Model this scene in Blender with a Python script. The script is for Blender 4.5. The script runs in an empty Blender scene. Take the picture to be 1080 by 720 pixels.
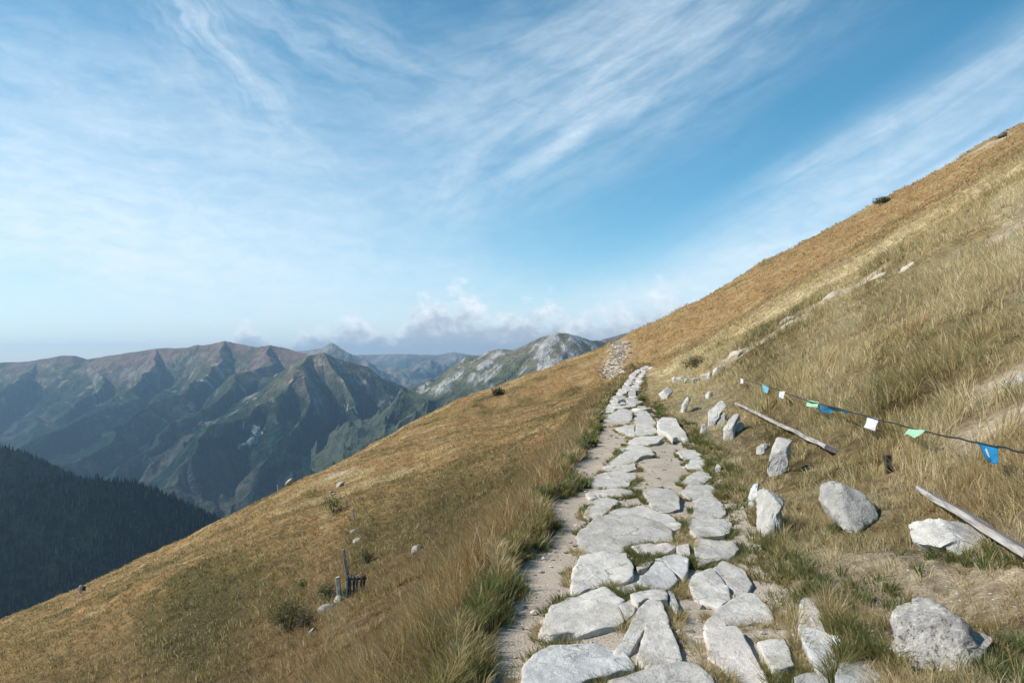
import bpy, math, random
import numpy as np
random.seed(7); rng = np.random.default_rng(11)
sc = bpy.context.scene
COL = sc.collection
EYE = np.array([0.0, 0.0, 1.65]); F = 848.0; PITCH = math.atan(20 / 848.0)
CP, SP = math.cos(PITCH), math.sin(PITCH)

# ------------------------------------------------------------------ noise
def _h(ix, iy, iz, seed):
    a = (ix.astype(np.int64) * 374761393 + iy.astype(np.int64) * 668265263 + iz.astype(np.int64) * 2147483647 + seed * 1274126177) & 0xFFFFFFFF
    a = ((a ^ (a >> 13)) * 1274126177) & 0xFFFFFFFF
    a = ((a ^ (a >> 16)) * 2246822519) & 0xFFFFFFFF
    return ((a ^ (a >> 15)) & 0xFFFFFF) / float(0xFFFFFF) * 2 - 1
def noise2(x, y, seed=0):
    x = np.asarray(x, float); y = np.asarray(y, float)
    fx = np.floor(x); fy = np.floor(y); tx = x - fx; ty = y - fy
    ix = fx.astype(np.int64); iy = fy.astype(np.int64); z = np.zeros_like(ix)
    u = tx * tx * tx * (tx * (tx * 6 - 15) + 10); v = ty * ty * ty * (ty * (ty * 6 - 15) + 10)
    a = _h(ix, iy, z, seed); b = _h(ix + 1, iy, z, seed); c = _h(ix, iy + 1, z, seed); d = _h(ix + 1, iy + 1, z, seed)
    return (a + (b - a) * u) * (1 - v) + (c + (d - c) * u) * v
def noise3(p, seed=0):
    f = np.floor(p); t = p - f; i = f.astype(np.int64); w = t * t * (3 - 2 * t); r = 0
    for dx in (0, 1):
        for dy in (0, 1):
            for dz in (0, 1):
                k = (w[:, 0] if dx else 1 - w[:, 0]) * (w[:, 1] if dy else 1 - w[:, 1]) * (w[:, 2] if dz else 1 - w[:, 2])
                r = r + k * _h(i[:, 0] + dx, i[:, 1] + dy, i[:, 2] + dz, seed)
    return r
def fbm2(x, y, o=4, seed=0, gain=.5):
    s = 0; a = 1; n = 0
    for k in range(o):
        s = s + a * noise2(x * 2.03 ** k + 17.3 * k, y * 2.03 ** k - 9.1 * k, seed + k); n += a; a *= gain
    return s / n * 1.5
def fbm3(p, o=4, seed=0, gain=.5):
    s = 0; a = 1; n = 0
    for k in range(o):
        s = s + a * noise3(p * 2.03 ** k + 7.7 * k, seed + k); n += a; a *= gain
    return s / n * 1.5
def ridged(x, y, o=6, seed=0):
    s = 0; a = 1; n = 0; w = 1
    for k in range(o):
        v = 1 - np.abs(noise2(x * 2.07 ** k + 5.1 * k, y * 2.07 ** k + 3.3 * k, seed + k)) * 1.6
        v = v * np.clip(w, 0.25, 1); w = v * 1.4
        s = s + a * v; n += a; a *= .52
    return s / n
def sstep(a, b, x):
    t = np.clip((x - a) / (b - a), 0, 1); return t * t * (3 - 2 * t)

# ------------------------------------------------------------------ tagging / meshes
def tag(o, label=None, cat=None, group=None, kind=None):
    for k, v in (('label', label), ('category', cat), ('group', group), ('kind', kind)):
        if v: o[k] = v
    return o
def link(o, parent=None):
    COL.objects.link(o)
    if parent is not None: o.parent = parent
    return o
def empty(name, loc, rz=0):
    o = bpy.data.objects.new(name, None); o.location = loc; o.rotation_euler = (0, 0, rz); o.empty_display_size = .1
    return link(o)
def np_mesh(name, verts, quads=None, tris=None, mat=None, parent=None, smooth=True, cols=None, loc=None):
    me = bpy.data.meshes.new(name)
    verts = np.asarray(verts, np.float32)
    q = np.zeros((0, 4), np.int32) if quads is None else np.asarray(quads, np.int32)
    t = np.zeros((0, 3), np.int32) if tris is None else np.asarray(tris, np.int32)
    me.vertices.add(len(verts)); me.vertices.foreach_set('co', verts.ravel())
    lv = np.concatenate([q.ravel(), t.ravel()]).astype(np.int32)
    me.loops.add(len(lv)); me.loops.foreach_set('vertex_index', lv)
    ls = np.concatenate([np.arange(len(q)) * 4, len(q) * 4 + np.arange(len(t)) * 3]).astype(np.int32)
    me.polygons.add(len(ls)); me.polygons.foreach_set('loop_start', ls)
    me.update(calc_edges=True)
    me.polygons.foreach_set('use_smooth', np.full(len(ls), smooth, bool))
    if cols is not None:
        ca = me.color_attributes.new('tint', 'FLOAT_COLOR', 'POINT')
        c4 = np.ones((len(verts), 4), np.float32); c4[:, :3] = cols
        ca.data.foreach_set('color', c4.ravel())
    me.validate(clean_customdata=False)
    if mat: me.materials.append(mat)
    o = bpy.data.objects.new(name, me)
    if loc is not None: o.location = loc
    return link(o, parent)
def grid_quads(nr, nc, wrap=False):
    i = np.arange(nr - 1)[:, None]; j = np.arange(nc if wrap else nc - 1)[None, :]; k = (j + 1) % nc
    return np.stack([i * nc + j, i * nc + k, (i + 1) * nc + k, (i + 1) * nc + j], -1).reshape(-1, 4)

# ------------------------------------------------------------------ camera ray helpers (pixels of the 1080x720 photograph, used to find real positions)
def ray(px, py):
    u = (np.asarray(px, float) - 540) / F; v = (360 - np.asarray(py, float)) / F
    d = np.stack([u, CP - v * SP, SP + v * CP], -1)
    return d / d[..., 1:2]                       # y = 1
def at_depth(px, py, d):
    return EYE + ray(px, py) * d
def on_level(px, py, z):
    r = ray(px, py); t = (z - EYE[2]) / r[..., 2]
    return EYE + r * np.asarray(t)[..., None]

# ------------------------------------------------------------------ hillside shape
def tab(xs, ys):
    xs = np.array(xs, float); ys = np.array(ys, float); m = np.gradient(ys, xs)
    def f(x):
        x = np.asarray(x, float); i = np.clip(np.searchsorted(xs, x) - 1, 0, len(xs) - 2)
        h = xs[i + 1] - xs[i]; t = np.clip((x - xs[i]) / h, 0, 1)
        r = (2*t**3-3*t**2+1)*ys[i] + (t**3-2*t**2+t)*h*m[i] + (-2*t**3+3*t**2)*ys[i+1] + (t**3-t**2)*h*m[i+1]
        return r + np.where(x > xs[-1], (x - xs[-1]) * m[-1], 0) + np.where(x < xs[0], (x - xs[0]) * m[0], 0)
    return f
xc = tab([-12, 0, 4.1, 11.7, 17.5, 23, 31, 46, 70, 93, 130, 160, 220], [-1.9, .08, .77, 2.07, 2.9, 3.55, 4.4, 6.9, 11.1, 15.9, 18.6, 21, 26])
zc = tab([-12, 0, 20, 60, 93, 110, 130, 145, 160, 175, 220], [0, 0, 0, 0, 0, -.4, -1.0, 2.0, 5.2, 6.2, 6.0])
hw = tab([-12, 4, 8, 12, 18, 23, 31, 46, 70, 93, 130], [.95, .93, 1.0, 1.08, 1.05, .98, .75, .62, .6, .6, .6])
SK_PX = [-400, -150, 0, 39, 86, 117, 171, 214, 230, 260, 302, 339, 385, 422, 464, 496, 524, 561, 593, 630, 656, 664, 734, 774, 823, 868, 901, 941, 986, 1019, 1051, 1080, 1250, 1500]
SK_PY = [842, 725, 655, 640, 620, 605, 580, 559, 550, 535, 513, 497, 474, 453, 430, 417, 409, 395, 382, 369, 358, 352, 320, 295, 267, 244, 227, 204, 181, 161, 144, 130, 50, -70]
_rr = ray(np.array(SK_PX), np.array(SK_PY)); SK_AZ = np.arctan2(_rr[:, 0], 1); SK_T = _rr[:, 2]
LP = tab([-60, -30, -12, -6, -3.8, -2.8, -1.75, -1.4, -1.1, 0], [-28.6, -14.4, -6.45, -3.75, -2.5, -1.5, -.17, .03, .01, 0])
RP = tab([0, .9, 1.2, 1.9, 2.6, 3.3, 4.2, 6, 10, 30, 60], [0, 0, .06, .24, .46, .95, 1.47, 2.45, 4.6, 15.4, 31.6])
def plain(x, y):
    s = x - xc(y)
    sl = s * sstep(0, 1, 1) + (xc(y) - (.12 * y + .3)) * sstep(4, 40, -s + 0)      # far left the contour runs straighter than the path
    p = np.where(s < 0, LP(np.minimum(sl, 0)), RP(np.maximum(s, 0)))
    r = np.hypot(x, y)
    roll = np.maximum(0, r - 150) ** 2 * .0035 + np.maximum(0, -y - 25) ** 2 * .01
    return zc(np.clip(y, -12, 400)) * np.where(s > 0, 1, sstep(60, 4, -s)) + p - roll + np.where(s < 0, .015 * y * sstep(5, 40, -s), 0)
DAZ = np.radians(np.linspace(-60, 60, 481)); DC = np.zeros_like(DAZ)
def corr(x, y):
    az = np.arctan2(x, np.maximum(y, 1e-3)); r = np.hypot(x, y)
    d = np.interp(az, DAZ, DC) * np.where(y > 0, 1, 0) * sstep(1.25, .8, np.abs(az))
    return d * np.maximum(y, 0) * sstep(18, 95, r)
_R = np.exp(np.linspace(math.log(8), math.log(380), 260)); _A, _RR = np.meshgrid(DAZ, _R)
_X, _Y = np.sin(_A) * _RR, np.cos(_A) * _RR; _tgt = np.interp(DAZ, SK_AZ, SK_T) + .0016 * fbm2(DAZ * 60, DAZ * 0, 4, 6); _P = plain(_X, _Y)
for _ in range(12):
    _el = ((_P + corr(_X, _Y) - EYE[2]) / _Y).max(0)
    DC = DC + np.clip(_tgt - _el, -.1, .1)
    DC = np.convolve(np.pad(DC, 1, mode='edge'), np.ones(3) / 3, 'valid')
def edge(y, side):
    return hw(y) * (1.03 - .03 * side - .16 * side * sstep(3.8, 5.5, y)) + .16 * fbm2(y * .9, y * 0 + side * 7.7, 3, 40 + side) * np.clip(hw(y) / 1, .3, 1)
def off_path(x, y):
    s = x - xc(y)
    return np.where(s < 0, -s - edge(y, 0), s - edge(y, 1)) + np.where(y > 96, 3.0, 0)
def smooth_ground(x, y):
    return plain(x, y) + corr(x, y)
def ground(x, y):
    x = np.asarray(x, float); y = np.asarray(y, float)
    r = np.hypot(x, y); o = off_path(x, y); m = sstep(-.05, .9, o); far = sstep(10, 60, r)
    b = .10 * fbm2(x / .8, y / .8, 3, 3) + .16 * fbm2(x / 3, y / 2.2, 3, 5) * sstep(.2, 3, o) + .55 * far * fbm2(x / 22, y / 9, 3, 8) * sstep(200, 120, r) + .22 * far * fbm2(x / 5, y / 4, 3, 9)
    lip = .07 * np.exp(-((o - .18) / .2) ** 2) * np.where(x < xc(y), 1, .4)
    return smooth_ground(x, y) + b * m + lip - .07 * sstep(.12, -.06, o)
def hit(px, py, dz=0.0, tmin=2.5, tmax=260):
    d = ray(px, py); t = np.exp(np.linspace(math.log(tmin), math.log(tmax), 3000))
    P = EYE + d[None] * t[:, None]; g = ground(P[:, 0], P[:, 1]) + dz - P[:, 2]
    i = np.argmax(g > 0)
    if g[i] <= 0: i = int(np.argmax(g))
    return P[i]

# ------------------------------------------------------------------ node helpers
def new_mat(name):
    m = bpy.data.materials.new(name); m.use_nodes = True; nt = m.node_tree
    for n in list(nt.nodes): nt.nodes.remove(n)
    out = nt.nodes.new('ShaderNodeOutputMaterial'); return m, nt, out
def N(nt, t, **kw):
    n = nt.nodes.new(t)
    for k, v in kw.items():
        if k.startswith('i_'):
            key = k[2:]; key = int(key) if key.isdigit() else key.replace('_', ' ')
            n.inputs[key].default_value = v
        else: setattr(n, k, v)
    return n
def mathn(nt, op, a, b=None, c=None, clamp=False):
    n = nt.nodes.new('ShaderNodeMath'); n.operation = op; n.use_clamp = clamp
    for i, v in enumerate((a, b, c)):
        if v is None: continue
        if isinstance(v, (int, float)): n.inputs[i].default_value = v
        else: nt.links.new(v, n.inputs[i])
    return n.outputs[0]
def mixc(nt, fac, a, b, mode='MIX'):
    n = nt.nodes.new('ShaderNodeMix'); n.data_type = 'RGBA'; n.blend_type = mode
    for k, v in ((0, fac), (6, a), (7, b)):
        if isinstance(v, (int, float)): n.inputs[k].default_value = v
        elif isinstance(v, tuple): n.inputs[k].default_value = (*v, 1)
        else: nt.links.new(v, n.inputs[k])
    return n.outputs[2]
def maprange(nt, v, a, b, c=0.0, d=1.0, smooth=True):
    n = nt.nodes.new('ShaderNodeMapRange'); n.interpolation_type = 'SMOOTHSTEP' if smooth else 'LINEAR'
    nt.links.new(v, n.inputs[0])
    for i, q in enumerate((a, b, c, d)): n.inputs[i + 1].default_value = q
    return n.outputs[0]
def noise_tex(nt, vec, scale, detail=4, rough=.55, dist=0.0):
    n = N(nt, 'ShaderNodeTexNoise', i_Scale=scale, i_Detail=detail, i_Roughness=rough, i_Distortion=dist)
    if vec is not None: nt.links.new(vec, n.inputs['Vector'])
    return n.outputs[0]
def principled(nt, out, color, rough=.9, bump=None, bstr=.5, bdist=.01, spec=.2):
    p = N(nt, 'ShaderNodeBsdfPrincipled', i_Roughness=rough)
    p.inputs['Specular IOR Level'].default_value = spec
    if isinstance(color, tuple): p.inputs['Base Color'].default_value = (*color, 1)
    else: nt.links.new(color, p.inputs['Base Color'])
    if bump is not None:
        b = N(nt, 'ShaderNodeBump', i_Strength=bstr, i_Distance=bdist); nt.links.new(bump, b.inputs['Height']); nt.links.new(b.outputs[0], p.inputs['Normal'])
    nt.links.new(p.outputs[0], out.inputs['Surface']); return p
def attr_col(nt):
    return N(nt, 'ShaderNodeAttribute', attribute_name='tint').outputs['Color']
def objco(nt):
    return N(nt, 'ShaderNodeTexCoord').outputs['Object']

# ---- materials
def mat_ground():
    m, nt, out = new_mat('hill_turf'); g = N(nt, 'ShaderNodeNewGeometry').outputs['Position']
    n1 = noise_tex(nt, g, 9, 5, .65); n2 = noise_tex(nt, g, 45, 4, .6)
    c = attr_col(nt)
    c = mixc(nt, maprange(nt, n1, .3, .7), mixc(nt, 1.0, c, (.55, .52, .48), 'MULTIPLY'), mixc(nt, 1.0, c, (1.25, 1.22, 1.15), 'MULTIPLY'))
    n0 = noise_tex(nt, g, 1.6, 6, .7)
    c = mixc(nt, maprange(nt, n0, .36, .64), mixc(nt, 1.0, c, (.66, .64, .60), 'MULTIPLY'), mixc(nt, 1.0, c, (1.18, 1.16, 1.1), 'MULTIPLY'))
    c = mixc(nt, maprange(nt, n2, .52, .7, 0, .45), c, mixc(nt, .6, c, (.4, .32, .2)))
    principled(nt, out, c, .95, mathn(nt, 'ADD', n1, n2), .9, .05, .1); return m
def mat_soil():
    m, nt, out = new_mat('path_soil'); g = N(nt, 'ShaderNodeNewGeometry').outputs['Position']
    n1 = noise_tex(nt, g, 2.2, 5, .6); n2 = noise_tex(nt, g, 55, 5, .7)
    v = N(nt, 'ShaderNodeTexVoronoi', i_Scale=70.0); nt.links.new(g, v.inputs['Vector'])
    c = mixc(nt, maprange(nt, n1, .3, .7), (.285, .225, .165), (.42, .35, .275))
    c = mixc(nt, maprange(nt, n2, .35, .68, 0, .8), c, (.50, .44, .37))
    c = mixc(nt, maprange(nt, n2, .45, .3, 0, .7), c, (.20, .155, .11))
    h = mathn(nt, 'ADD', n2, mathn(nt, 'MULTIPLY', v.outputs['Distance'], .5))
    principled(nt, out, c, .95, h, .8, .012, .1); return m
def mat_stone(name, lo, hi, spot, speck=.5, pink=.0, fs=130):
    m, nt, out = new_mat(name); o = objco(nt)
    inf = N(nt, 'ShaderNodeObjectInfo').outputs['Random']
    ad = N(nt, 'ShaderNodeVectorMath', operation='ADD'); nt.links.new(o, ad.inputs[0])
    cx = N(nt, 'ShaderNodeCombineXYZ'); nt.links.new(mathn(nt, 'MULTIPLY', inf, 57.0), cx.inputs[0]); nt.links.new(cx.outputs[0], ad.inputs[1]); o = ad.outputs[0]
    big = noise_tex(nt, o, 3.2, 6, .62, .6); mid = noise_tex(nt, o, 17, 6, .7); fine = noise_tex(nt, o, fs, 3, .7)
    c = mixc(nt, maprange(nt, big, .3, .68), lo, hi)
    c = mixc(nt, maprange(nt, mid, .54, .72, 0, speck), c, spot)
    c = mixc(nt, maprange(nt, mid, .45, .3, 0, .55), c, (.70, .675, .63))
    c = mixc(nt, maprange(nt, fine, .54, .66, 0, speck), c, spot)
    c = mixc(nt, maprange(nt, fine, .44, .34, 0, .45), c, (.76, .74, .70))
    if pink: c = mixc(nt, pink, c, (.55, .46, .41))
    lich = noise_tex(nt, o, 7, 3, .5)
    c = mixc(nt, maprange(nt, lich, .56, .68, 0, .42), c, (.40, .37, .28))
    vo = N(nt, 'ShaderNodeTexVoronoi', feature='DISTANCE_TO_EDGE', i_Scale=2.3); wn = N(nt, 'ShaderNodeTexNoise', i_Scale=5.0, i_Detail=4.0); nt.links.new(o, wn.inputs['Vector'])
    wv = N(nt, 'ShaderNodeMix', data_type='VECTOR'); wv.inputs[0].default_value = .22; nt.links.new(o, wv.inputs[4]); nt.links.new(wn.outputs['Color'], wv.inputs[5]); nt.links.new(wv.outputs[1], vo.inputs['Vector'])
    crack = mathn(nt, 'MULTIPLY', maprange(nt, vo.outputs['Distance'], .022, .004), maprange(nt, big, .46, .58))
    c = mixc(nt, mathn(nt, 'MULTIPLY', crack, .6), c, (.12, .10, .08))
    c = mixc(nt, maprange(nt, noise_tex(nt, o, 2.1, 5, .6), .5, .68, 0, .5), c, (.43, .37, .29))
    hs = N(nt, 'ShaderNodeHueSaturation'); nt.links.new(c, hs.inputs['Color']); nt.links.new(maprange(nt, inf, 0, 1, .70, 1.07, False), hs.inputs['Value'])
    h = mathn(nt, 'ADD', mathn(nt, 'MULTIPLY', big, 1.4), mathn(nt, 'ADD', mid, mathn(nt, 'MULTIPLY', fine, .25)))
    principled(nt, out, hs.outputs[0], .88, h, .75, .028, .25); return m
def mat_grass():
    m, nt, out = new_mat('grass_blades'); c = attr_col(nt)
    d = N(nt, 'ShaderNodeBsdfDiffuse'); t = N(nt, 'ShaderNodeBsdfTranslucent'); g = N(nt, 'ShaderNodeBsdfGlossy', i_Roughness=.45)
    nt.links.new(c, d.inputs[0]); nt.links.new(mixc(nt, .25, c, (.5, .42, .15)), t.inputs[0]); g.inputs[0].default_value = (.5, .5, .5, 1)
    a = N(nt, 'ShaderNodeMixShader', i_0=.5); nt.links.new(d.outputs[0], a.inputs[1]); nt.links.new(t.outputs[0], a.inputs[2])
    b = N(nt, 'ShaderNodeMixShader', i_0=.04); nt.links.new(a.outputs[0], b.inputs[1]); nt.links.new(g.outputs[0], b.inputs[2])
    nt.links.new(b.outputs[0], out.inputs['Surface']); return m
def mat_mount(name, s1, s2, bd):
    m, nt, out = new_mat(name); g = N(nt, 'ShaderNodeNewGeometry').outputs['Position']; c = attr_col(nt)
    n1 = noise_tex(nt, g, s1, 5, .7); n2 = noise_tex(nt, g, s2, 3, .6)
    c = mixc(nt, maprange(nt, n1, .35, .65), mixc(nt, 1.0, c, (.62, .64, .66), 'MULTIPLY'), mixc(nt, 1.0, c, (1.3, 1.28, 1.22), 'MULTIPLY'))
    principled(nt, out, c, .95, mathn(nt, 'ADD', n1, n2), 1.0, bd, .05); return m
def mat_wood():
    m, nt, out = new_mat('weathered_wood'); o = objco(nt)
    mp = N(nt, 'ShaderNodeMapping'); mp.inputs['Scale'].default_value = (2.5, 40, 40); nt.links.new(o, mp.inputs[0])
    n = noise_tex(nt, mp.outputs[0], 1.0, 6, .65, .4); b = noise_tex(nt, o, 2.5, 3)
    c = mixc(nt, maprange(nt, n, .32, .68), (.13, .115, .105), (.40, .375, .35))
    c = mixc(nt, maprange(nt, b, .5, .7, 0, .5), c, (.33, .27, .22))
    principled(nt, out, c, .85, n, .6, .006, .2); return m
def mat_plain(name, col, rough=.8, spec=.3, var=.25, scale=12):
    m, nt, out = new_mat(name); n = noise_tex(nt, objco(nt), scale, 4, .6)
    k = tuple(x * (1 - var) for x in col); l = tuple(min(1, x * (1 + var)) for x in col)
    principled(nt, out, mixc(nt, maprange(nt, n, .3, .7), k, l), rough, n, .2, .005, spec); return m
def mat_cloth(name, col):
    m, nt, out = new_mat(name); n = noise_tex(nt, objco(nt), 25, 4, .6)
    c = mixc(nt, maprange(nt, n, .3, .7), tuple(x * .82 for x in col), col)
    d = N(nt, 'ShaderNodeBsdfDiffuse'); t = N(nt, 'ShaderNodeBsdfTranslucent'); a = N(nt, 'ShaderNodeMixShader', i_0=.3)
    nt.links.new(c, d.inputs[0]); nt.links.new(c, t.inputs[0]); nt.links.new(d.outputs[0], a.inputs[1]); nt.links.new(t.outputs[0], a.inputs[2])
    nt.links.new(a.outputs[0], out.inputs['Surface']); return m
M_GROUND, M_SOIL, M_GRASS, M_WOOD = mat_ground(), mat_soil(), mat_grass(), mat_wood()
M_STONE = mat_stone('pale_granite', (.43, .40, .36), (.61, .575, .525), (.30, .275, .25), .5)
M_GREY = mat_stone('grey_granite', (.43, .42, .41), (.57, .56, .545), (.28, .275, .265), .45)
M_PINK = mat_stone('pinkish_granite', (.46, .42, .385), (.60, .55, .505), (.32, .295, .275), .4, .15)
M_ROCK = mat_stone('lichened_granite', (.36, .34, .31), (.60, .57, .525), (.16, .15, .135), .65)
M_TAN = mat_stone('tan_outcrop', (.36, .30, .23), (.52, .45, .36), (.24, .20, .16), .4)
M_DULL = mat_stone('dull_rock', (.25, .23, .195), (.39, .36, .315), (.16, .15, .13), .5)
M_SPECK = mat_stone('speckled_granite', (.27, .255, .24), (.52, .485, .44), (.05, .05, .045), .95, .1, 36)

# ------------------------------------------------------------------ colours of turf and grass
STRAW = np.array([.63, .50, .275]); PALE = np.array([.74, .63, .41]); OCHRE = np.array([.405, .272, .132]); RUST = np.array([.32, .16, .062])
OLIVE = np.array([.228, .176, .068]); GREEN = np.array([.105, .138, .040]); BROWN = np.array([.12, .08, .045]); DOLIVE = np.array([.115, .100, .040])
def pal(v, stops, cols):
    v = np.clip(v, stops[0], stops[-1]); return np.stack([np.interp(v, stops, [c[k] for c in cols]) for k in range(3)], -1)
def turf_value(x, y):
    s = x - xc(y); r = np.hypot(x, y)
    k = np.clip(r / 25, .45, 2.2)
    return .62 * fbm2(s / 5 / k, y / 2.0 / k, 5, 21, .6) + .62 * fbm2(s / 1.3 / k, y / .9 / k, 4, 27) + .3 * fbm2(s / 30, y / 16, 2, 33) + .10 + np.where(s > 0, .34, .06) * sstep(9, 26, r)
def turf_colour(x, y, v):
    s = x - xc(y); r = np.hypot(x, y)
    L = pal(v, [-.7, -.35, -.08, .15, .4, .75], [DOLIVE, OLIVE * .85, OCHRE * .6 + OLIVE * .3, OCHRE * .88, OCHRE * .5 + RUST * .5, STRAW * .72])
    R = pal(v, [-.8, -.45, -.15, .2, .6], [DOLIVE * 1.2, OLIVE * 1.15, STRAW * .6 + OLIVE * .42, STRAW, PALE])
    R2 = pal(v - .2, [-.7, -.2, .1, .45, .8], [OLIVE, OCHRE * .8 + STRAW * .15, OCHRE * 1.05, OCHRE * .6 + RUST * .4, OCHRE * .6 + STRAW * .4])
    up = sstep(48, 95, r)[:, None]; R = R * (1 - up) + R2 * up
    mx = sstep(-.8, .8, s)[:, None]
    return L * (1 - mx) + R * mx
def bare_mask(x, y):
    s = x - xc(y)
    b = np.exp(-((x - 2.62) / .42) ** 2 - ((y - 5.25) / .6) ** 2) * .95 + np.exp(-((x - 3.0) / .35) ** 2 - ((y - 4.5) / .4) ** 2) * .6
    for (bx, by, rx, ry) in BARE: b = b + np.exp(-((x - bx) / rx) ** 2 - ((y - by) / ry) ** 2) * 1.4
    n = fbm2(x / .35, y / .35, 3, 51)
    return np.clip(b + .35 * n * (b > .15), 0, 1)
BARE = []
for (px, py, rx, ry) in ((838, 337, 1.3, .7), (884, 311, 1.5, .8), (912, 296, 1.3, .6), (945, 283, 1.2, .5), (1072, 402, .6, .6), (1066, 440, .5, .6), (1045, 257, 1.6, .9), (780, 373, 1.0, 1.0), (1000, 170, 3, 3), (1045, 150, 3, 3), (648, 384, 1.2, 9), (655, 366, 1.2, 8), (660, 398, .8, 3), (357, 500, 1.5, .8)):
    p = hit(px, py); BARE.append((p[0], p[1], rx, ry))

# ------------------------------------------------------------------ hillside mesh
def build_hillside():
    a1 = np.radians(np.arange(-42, 42.01, .125)); a2 = np.radians(np.arange(43.5, 317, 1.5))
    az = np.concatenate([a1, a2]); R = np.concatenate([[.02, .25], np.exp(np.linspace(math.log(.5), math.log(430), 600))])
    A, RR = np.meshgrid(az, R); x = (np.sin(A) * RR).ravel(); y = (np.cos(A) * RR).ravel()
    z = ground(x, y); v = turf_value(x, y); c = turf_colour(x, y, v)
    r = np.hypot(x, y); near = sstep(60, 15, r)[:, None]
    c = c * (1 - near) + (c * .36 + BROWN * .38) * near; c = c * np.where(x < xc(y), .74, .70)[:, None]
    b = bare_mask(x, y)[:, None]; c = c * (1 - b) + np.array([.42, .355, .28]) * b
    o = off_path(x, y); k = sstep(.25, -.05, o)[:, None]; c = c * (1 - k) + np.array([.30, .24, .175]) * k
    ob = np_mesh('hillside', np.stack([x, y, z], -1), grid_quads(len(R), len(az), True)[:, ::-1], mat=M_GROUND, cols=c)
    tag(ob, 'steep grassy hillside the stone path crosses', 'hillside', kind='structure')
def build_path():
    ys = np.concatenate([np.arange(-3, 3.5, .12), np.exp(np.linspace(math.log(3.5), math.log(104), 430))]); t = np.linspace(-1.35, 1.35, 64)
    Y, T = np.meshgrid(ys, t, indexing='ij'); x = xc(Y) + T * hw(Y); o = off_path(x, Y)
    z = smooth_ground(x, Y) + .008 * fbm2(x / .2, Y / .2, 4, 60) + .008 * fbm2(x / 1.1, Y / 1.1, 3, 61) - .10 * sstep(.0, .22, o) - np.where(Y > 97, (Y - 97) * .03, 0)
    ob = np_mesh('path', np.stack([x, Y, z], -1).reshape(-1, 3), grid_quads(len(ys), len(t))[:, ::-1], mat=M_SOIL)
    tag(ob, 'pale trodden soil path with set stones along the slope', 'path', kind='structure')

# ------------------------------------------------------------------ flat paving stones traced as real slabs
def resample(P, n):
    P = np.asarray(P, float); Q = np.vstack([P, P[:1]]); d = np.r_[0, np.cumsum(np.hypot(*(np.diff(Q, axis=0).T)))]
    t = np.linspace(0, d[-1], n, endpoint=False); return np.stack([np.interp(t, d, Q[:, 0]), np.interp(t, d, Q[:, 1])], -1)
def soften(P, k):
    for _ in range(k): P = P * .5 + (np.roll(P, 1, 0) + np.roll(P, -1, 0)) * .25
    return P
STONE_POLYS = []
def slab_mesh(name, P, zg, h, mat, seed, n=56, rough=1.0):
    """P: outline in world xy; zg ground height; h top above ground."""
    P = resample(P, n); c = P.mean(0); size = np.sqrt(np.ptp(P[:, 0]) * np.ptp(P[:, 1])) + .02
    ang = np.arange(n) / n * 2 * math.pi
    nz = fbm3(np.stack([P[:, 0] * 9, P[:, 1] * 9, np.full(n, seed * 3.1)], -1), 3, seed)
    P = c + (P - c) * (1.05 + .05 * nz)[:, None]
    ts = [0, .16, .32, .47, .60, .72, .82, .89, .94, .97, .99, 1.0, 1.012, 1.01, .97]
    zs = [1, 1, 1, 1, 1, 1, 1, 1, .98, .95, .90, .78, .45, .05, -1]
    V = []
    tilt = (random.uniform(-.05, .05), random.uniform(-.02, .07))
    for k, (t, zf) in enumerate(zip(ts, zs)):
        q = (P - c) * t
        z = np.full(n, h * zf if zf >= 0 else -.14)
        top = max(0, min(1, zf))
        z = z + top * (q[:, 0] * tilt[0] + q[:, 1] * tilt[1])
        w3 = np.stack([(q[:, 0] + c[0]), (q[:, 1] + c[1]), np.full(n, seed * 1.7)], -1)
        z = z + rough * top * (.016 * fbm3(w3 * 2.2 / max(size, .2) * .5, 3, seed + 5) + .010 * fbm3(w3 * 9, 3, seed + 9) + .016 * np.minimum(0, fbm3(w3 * 5.5, 2, seed + 19) + .15))
        if k >= 11: q = q * (1 + .05 * fbm3(np.stack([P[:, 0] * 12, P[:, 1] * 12, z * 20], -1), 2, seed + 3))[:, None]
        V.append(np.concatenate([q, z[:, None]], -1))
    V = np.concatenate(V); V[:n, 2] = V[:n, 2].mean()
    quads = grid_quads(len(ts), n, True)
    o = np_mesh(name, V, quads, mat=mat, loc=(c[0], c[1], zg))
    return o, P
def paving(pix, h, label, mat=None, seed=0, group=None, name='paving_stone'):
    pix = np.array(pix, float)
    c = pix.mean(0); h = .024 + h * .20 if h < .19 else h * .85
    g = hit(c[0], c[1], h)
    zg = float(smooth_ground(np.array([g[0]]), np.array([g[1]]))[0])
    P = on_level(pix[:, 0], pix[:, 1], zg + h * .85)[:, :2]
    n = 72 if g[1] < 8 else 48
    o, PP = slab_mesh(name, P, zg, h, mat or M_STONE, seed, n)
    STONE_POLYS.append(PP); tag(o, label, 'stone', group or 'flat stones set in the path')
    return o
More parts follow.
